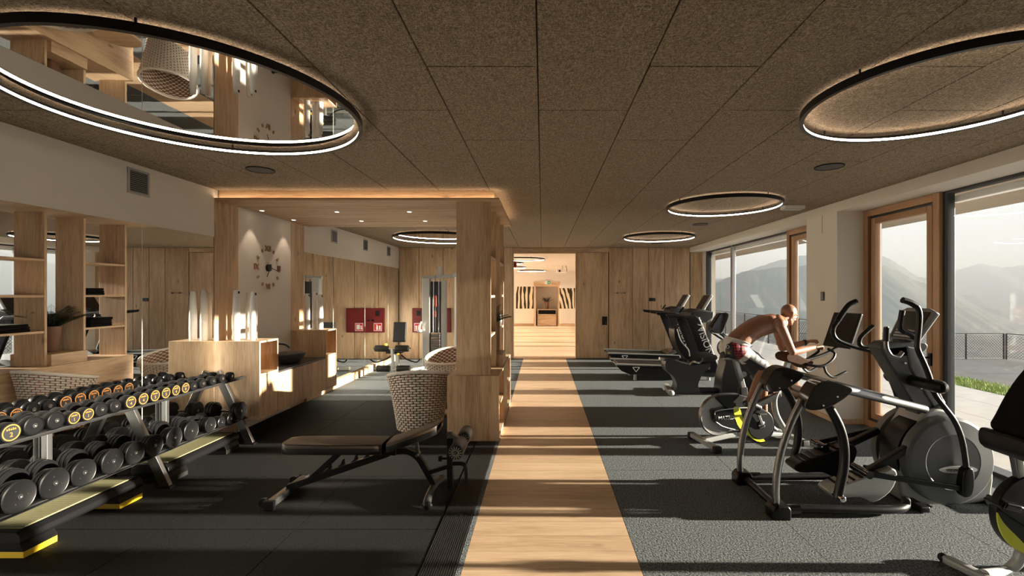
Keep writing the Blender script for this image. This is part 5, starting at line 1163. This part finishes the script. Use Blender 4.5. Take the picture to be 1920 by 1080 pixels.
bd.ball(H(-.012,0,.025), (.098,.077,.092), 22, 14, HF); bd.ball(H(.022,0,-.035), (.070,.064,.085), 20, 12, HF); bd.ball(H(.060,0,-.095), (.034,.034,.026), 14, 10, HF)
bd.ball(H(.071,0,.028), (.020,.052,.016), 14, 8, HF); limb(bd, H(.088,0,.012), H(.108,0,-.026), .009, .014, 4, 10); bd.ball(H(.098,0,-.032), (.014,.019,.010), 12, 8, HF)
bd.ball(H(.083,0,-.060), (.014,.026,.007), 12, 8, HF); bd.ball(H(.081,0,-.073), (.014,.024,.008), 12, 8, HF)
for sg in (-1, 1):
    bd.ball(H(.058,.040*sg,-.018), (.026,.020,.018), 12, 8, HF); bd.ball(H(-.010,.079*sg,-.008), (.019,.010,.032), 14, 10, HF); bd.ball(H(-.018,.086*sg,.004), (.012,.008,.020), 12, 8, HF)
    limb(bd, H(.01,.045*sg,-.075), H(.055,.02*sg,-.098), .026, .024, 4)
arms = {-1: ((1462,607,-.185),(1486,660,-.205),(1527,651,-.13),(1540,648,-.105)), 1: ((1456,611,.185),(1466,653,.21),(1513,641,.13),(1529,637,.105))}
for sg, J in arms.items():
    s0, el, wr, hd = [bt(*j) for j in J]
    bd.ball(s0, (.066,.062,.066), 16, 10); limb(bd, s0, s0.lerp(el,.45), .058, .052); limb(bd, s0.lerp(el,.45), el, .052, .040)
    limb(bd, el, el.lerp(wr,.35), .041, .043); limb(bd, el.lerp(wr,.35), wr, .043, .027, 11)
    limb(bd, bt(1452,598)+bw*(.06*sg), s0, .06, .058, 6)
    d = (hd-wr).normalized(); dn = (-Z-d*(-Z).dot(d)).normalized(); sd_ = d.cross(dn).normalized()
    for u in (-.028,-.010,.010,.028): limb(bd, wr+d*.012+sd_*u*.7, wr+d*.080+sd_*u, .014, .0125, 6, 10)
    for k, (u, L_) in enumerate(((-.030,.030),(-.010,.036),(.010,.034),(.029,.026))):
        a = wr+d*.082+sd_*u; b_ = a+d*L_*.95+dn*.006; c_ = b_+d*L_*.25+dn*L_*.85; e_ = c_-d*L_*.55+dn*L_*.35
        limb(bd, a, b_, .0105, .0095, 5, 10); limb(bd, b_, c_, .0095, .0088, 4, 10); limb(bd, c_, e_, .0088, .0078, 4, 10)
    ins = sd_*(.034 if (sd_.dot(bw)*-sg) > 0 else -.034); a = wr+d*.03+ins*.8; b_ = a+d*.035+ins*.55+dn*.012; c_ = b_+d*.026+dn*.014
    limb(bd, a, b_, .0135, .011, 5, 10); limb(bd, b_, c_, .011, .009, 4, 10)
legs = {-1: ((1384,656,-.09),(1437,689,-.10),(1404,751,-.13),(1419,764,-.145)), 1: ((1388,657,.09),(1433,714,.11),(1434,786,.14),(1450,806,.15))}
lg = {}
for sg, J in legs.items():
    h0, kn, an, to = [bt(*j) for j in J]; lg[sg] = (h0, kn, an, to)
    limb(bd, h0, h0.lerp(kn,.5), .088, .075); limb(bd, h0.lerp(kn,.5), kn, .075, .056); bd.ball(kn+bu*.012, .056, 14, 10)
    cf = kn.lerp(an,.33)-bu*.022; limb(bd, kn, cf, .053, .056); limb(bd, cf, an, .055, .034, 11); limb(bd, an, an.lerp(to,.75)-Z*.01, .036, .030, 6)
    limb(bd, an-bu*.02-Z*.02, an-Z*.02, .034, .034, 3)
body = PE.part('body', remesh(bd, .0048, 5, 'body'), 'skin', ang=180)
for sg in (-1, 1):
    e_ = PE.part('eye', MB().ball(H(.079,.031*sg,.004), .0125, 14, 10), 'white_gloss'); PE.part('iris', MB().ball(H(.0885,.031*sg,.003), .0055, 10, 8), 'black', parent=e_)
    PE.part('eyebrow', MB().tube(cat([H(.087,.014*sg,.026), H(.088,.032*sg,.033), H(.076,.052*sg,.027)], 3), .0035, 6), 'wicker_brown')
# shorts
st = MB()
for (x0, y0, a0, w0), (x1, y1, a1, w1) in zip(spine[:1]+[(1384,640,.121,.161)], [(1384,640,.121,.161),(1394,631,.120,.156)]):
    for k in range(6):
        t = k/5; st.ball(bt(x0+(x1-x0)*t, y0+(y1-y0)*t), (a0+.010, w0+.010, a0+.010), 18, 12, FRM)
for sg in (-1, 1):
    st.ball(bt(1369,654)+bw*(.075*sg), (.110,.104,.114), 16, 10, FRM); h0, kn = lg[sg][:2]; limb(st, h0, h0.lerp(kn,.5), .098, .085); limb(st, h0.lerp(kn,.5), h0.lerp(kn,.86), .085, .071)
sm_ = remesh(st, .006, 4, 'shorts')
wa, wb_ = bt(1360,629), bt(1404,650); wl = (wb_-wa).normalized(); wn = bw.cross(wl); wn = wn if wn.z > 0 else -wn      # waist plane
bm_ = bmesh.new(); bv = [bm_.verts.new(v) for v in sm_.v]
for f_ in sm_.f: bm_.faces.new([bv[i] for i in f_])
bmesh.ops.bisect_plane(bm_, geom=bm_.verts[:]+bm_.edges[:]+bm_.faces[:], plane_co=wa, plane_no=wn, clear_outer=True)
bm_.verts.ensure_lookup_table(); bm_.verts.index_update()
rim = [v.co.copy() for v in bm_.verts if abs((v.co-wa).dot(wn)) < 1e-4]
sm_ = MB(); sm_.v = [v.co.copy() for v in bm_.verts]; sm_.f = [[v.index for v in f_.verts] for f_ in bm_.faces]; bm_.free()
rc = sum(rim, V((0,0,0)))/len(rim); rim.sort(key=lambda p: math.atan2((p-rc).dot(bw), (p-rc).dot(wl)))
so_ = PE.part('shorts', sm_, 'shorts_white', ang=180, label='cycling shorts, white with red checks and striped legs'); me = so_.data
for nm in ('shorts_red','shorts_black','mid_grey'): me.materials.append(MAT[nm])
def pix(c): return (CX+F*c.x/c.y, CY-F*(c.z-CH)/c.y)
PANEL = [(1360,655),(1363,646),(1372,641),(1385,645),(1402,648),(1402,658),(1395,668),(1384,677),(1374,679),(1364,675),(1359,668)]
def inside(x, y, P):
    r_ = False
    for (x0, y0), (x1, y1) in zip(P, P[1:]+P[:1]):
        if (y0 > y) != (y1 > y) and x < (x1-x0)*(y-y0)/(y1-y0)+x0: r_ = not r_
    return r_
mid = bt(1376,649)
for p in me.polygons:                                  # white hips, black and red side panels, striped legs (both sides alike)
    c = PE.w @ p.center; o_ = (c-mid).dot(bw); sg = -1 if o_ < 0 else 1
    h0, kn = lg[sg][:2]; ax = (kn-h0).normalized(); Ln = (kn-h0).length; t = (c-h0).dot(ax)/Ln
    cn = c if sg < 0 else c-bw*(2*o_); x, y = pix(cn); k = 0
    if t > .28:
        up = (c-h0).dot((Z-ax*Z.dot(ax)).normalized())
        k = 3 if (up > -.012 and int((t-.28)*16) % 3 != 2) else 2
    elif abs(o_) > .06 and inside(x, y, PANEL): k = 2 if x < 1371+(y-641)*.30 else 1
    p.material_index = k
def on_cloth(px, py):
    best = None
    for v in me.vertices:
        c = PE.w @ v.co; x, y = pix(c)
        if abs(x-px) < 3 and abs(y-py) < 3 and (best is None or c.y < best): best = c.y
    d = V(((px-CX)/F, 1, -(py-CY)/F)); return V((0,0,CH))+d*((best or 5.2)-.004)
for ch_, x, y, sz, mt in (('O',1364.5,651,.055,'white_gloss'),('G',1367,662,.042,'lime')):
    PE.part('shorts_mark', text_mb(ch_, sz, bu, Z, on_cloth(x, y), .004), mt, parent=so_)
PE.part('waistband', MB().tube(rim[::3], .006, 6, True), 'shorts_white', parent=so_)
for sg in (-1, 1):
    h0, kn, an, to = lg[sg]; sh = MB(); base = an-Z*.03
    limb(sh, an-bu*.035-Z*.035, an-Z*.03, .040, .043, 4); limb(sh, an-Z*.03, to+bu*.03-Z*.004, .043, .034, 7)
    PE.part('shoe', remesh(sh, .006, 4, 'shoe'), 'anthracite', ang=180)
wr = bt(1509,642,.135); wd_ = (bt(1513,641,.13)-bt(1466,653,.21)).normalized()
PE.part('wristband', MB().lathe([(.034,-.012),(.037,-.010),(.037,.010),(.034,.012)], wr, wd_, 24), 'black', label='black wristwatch band')
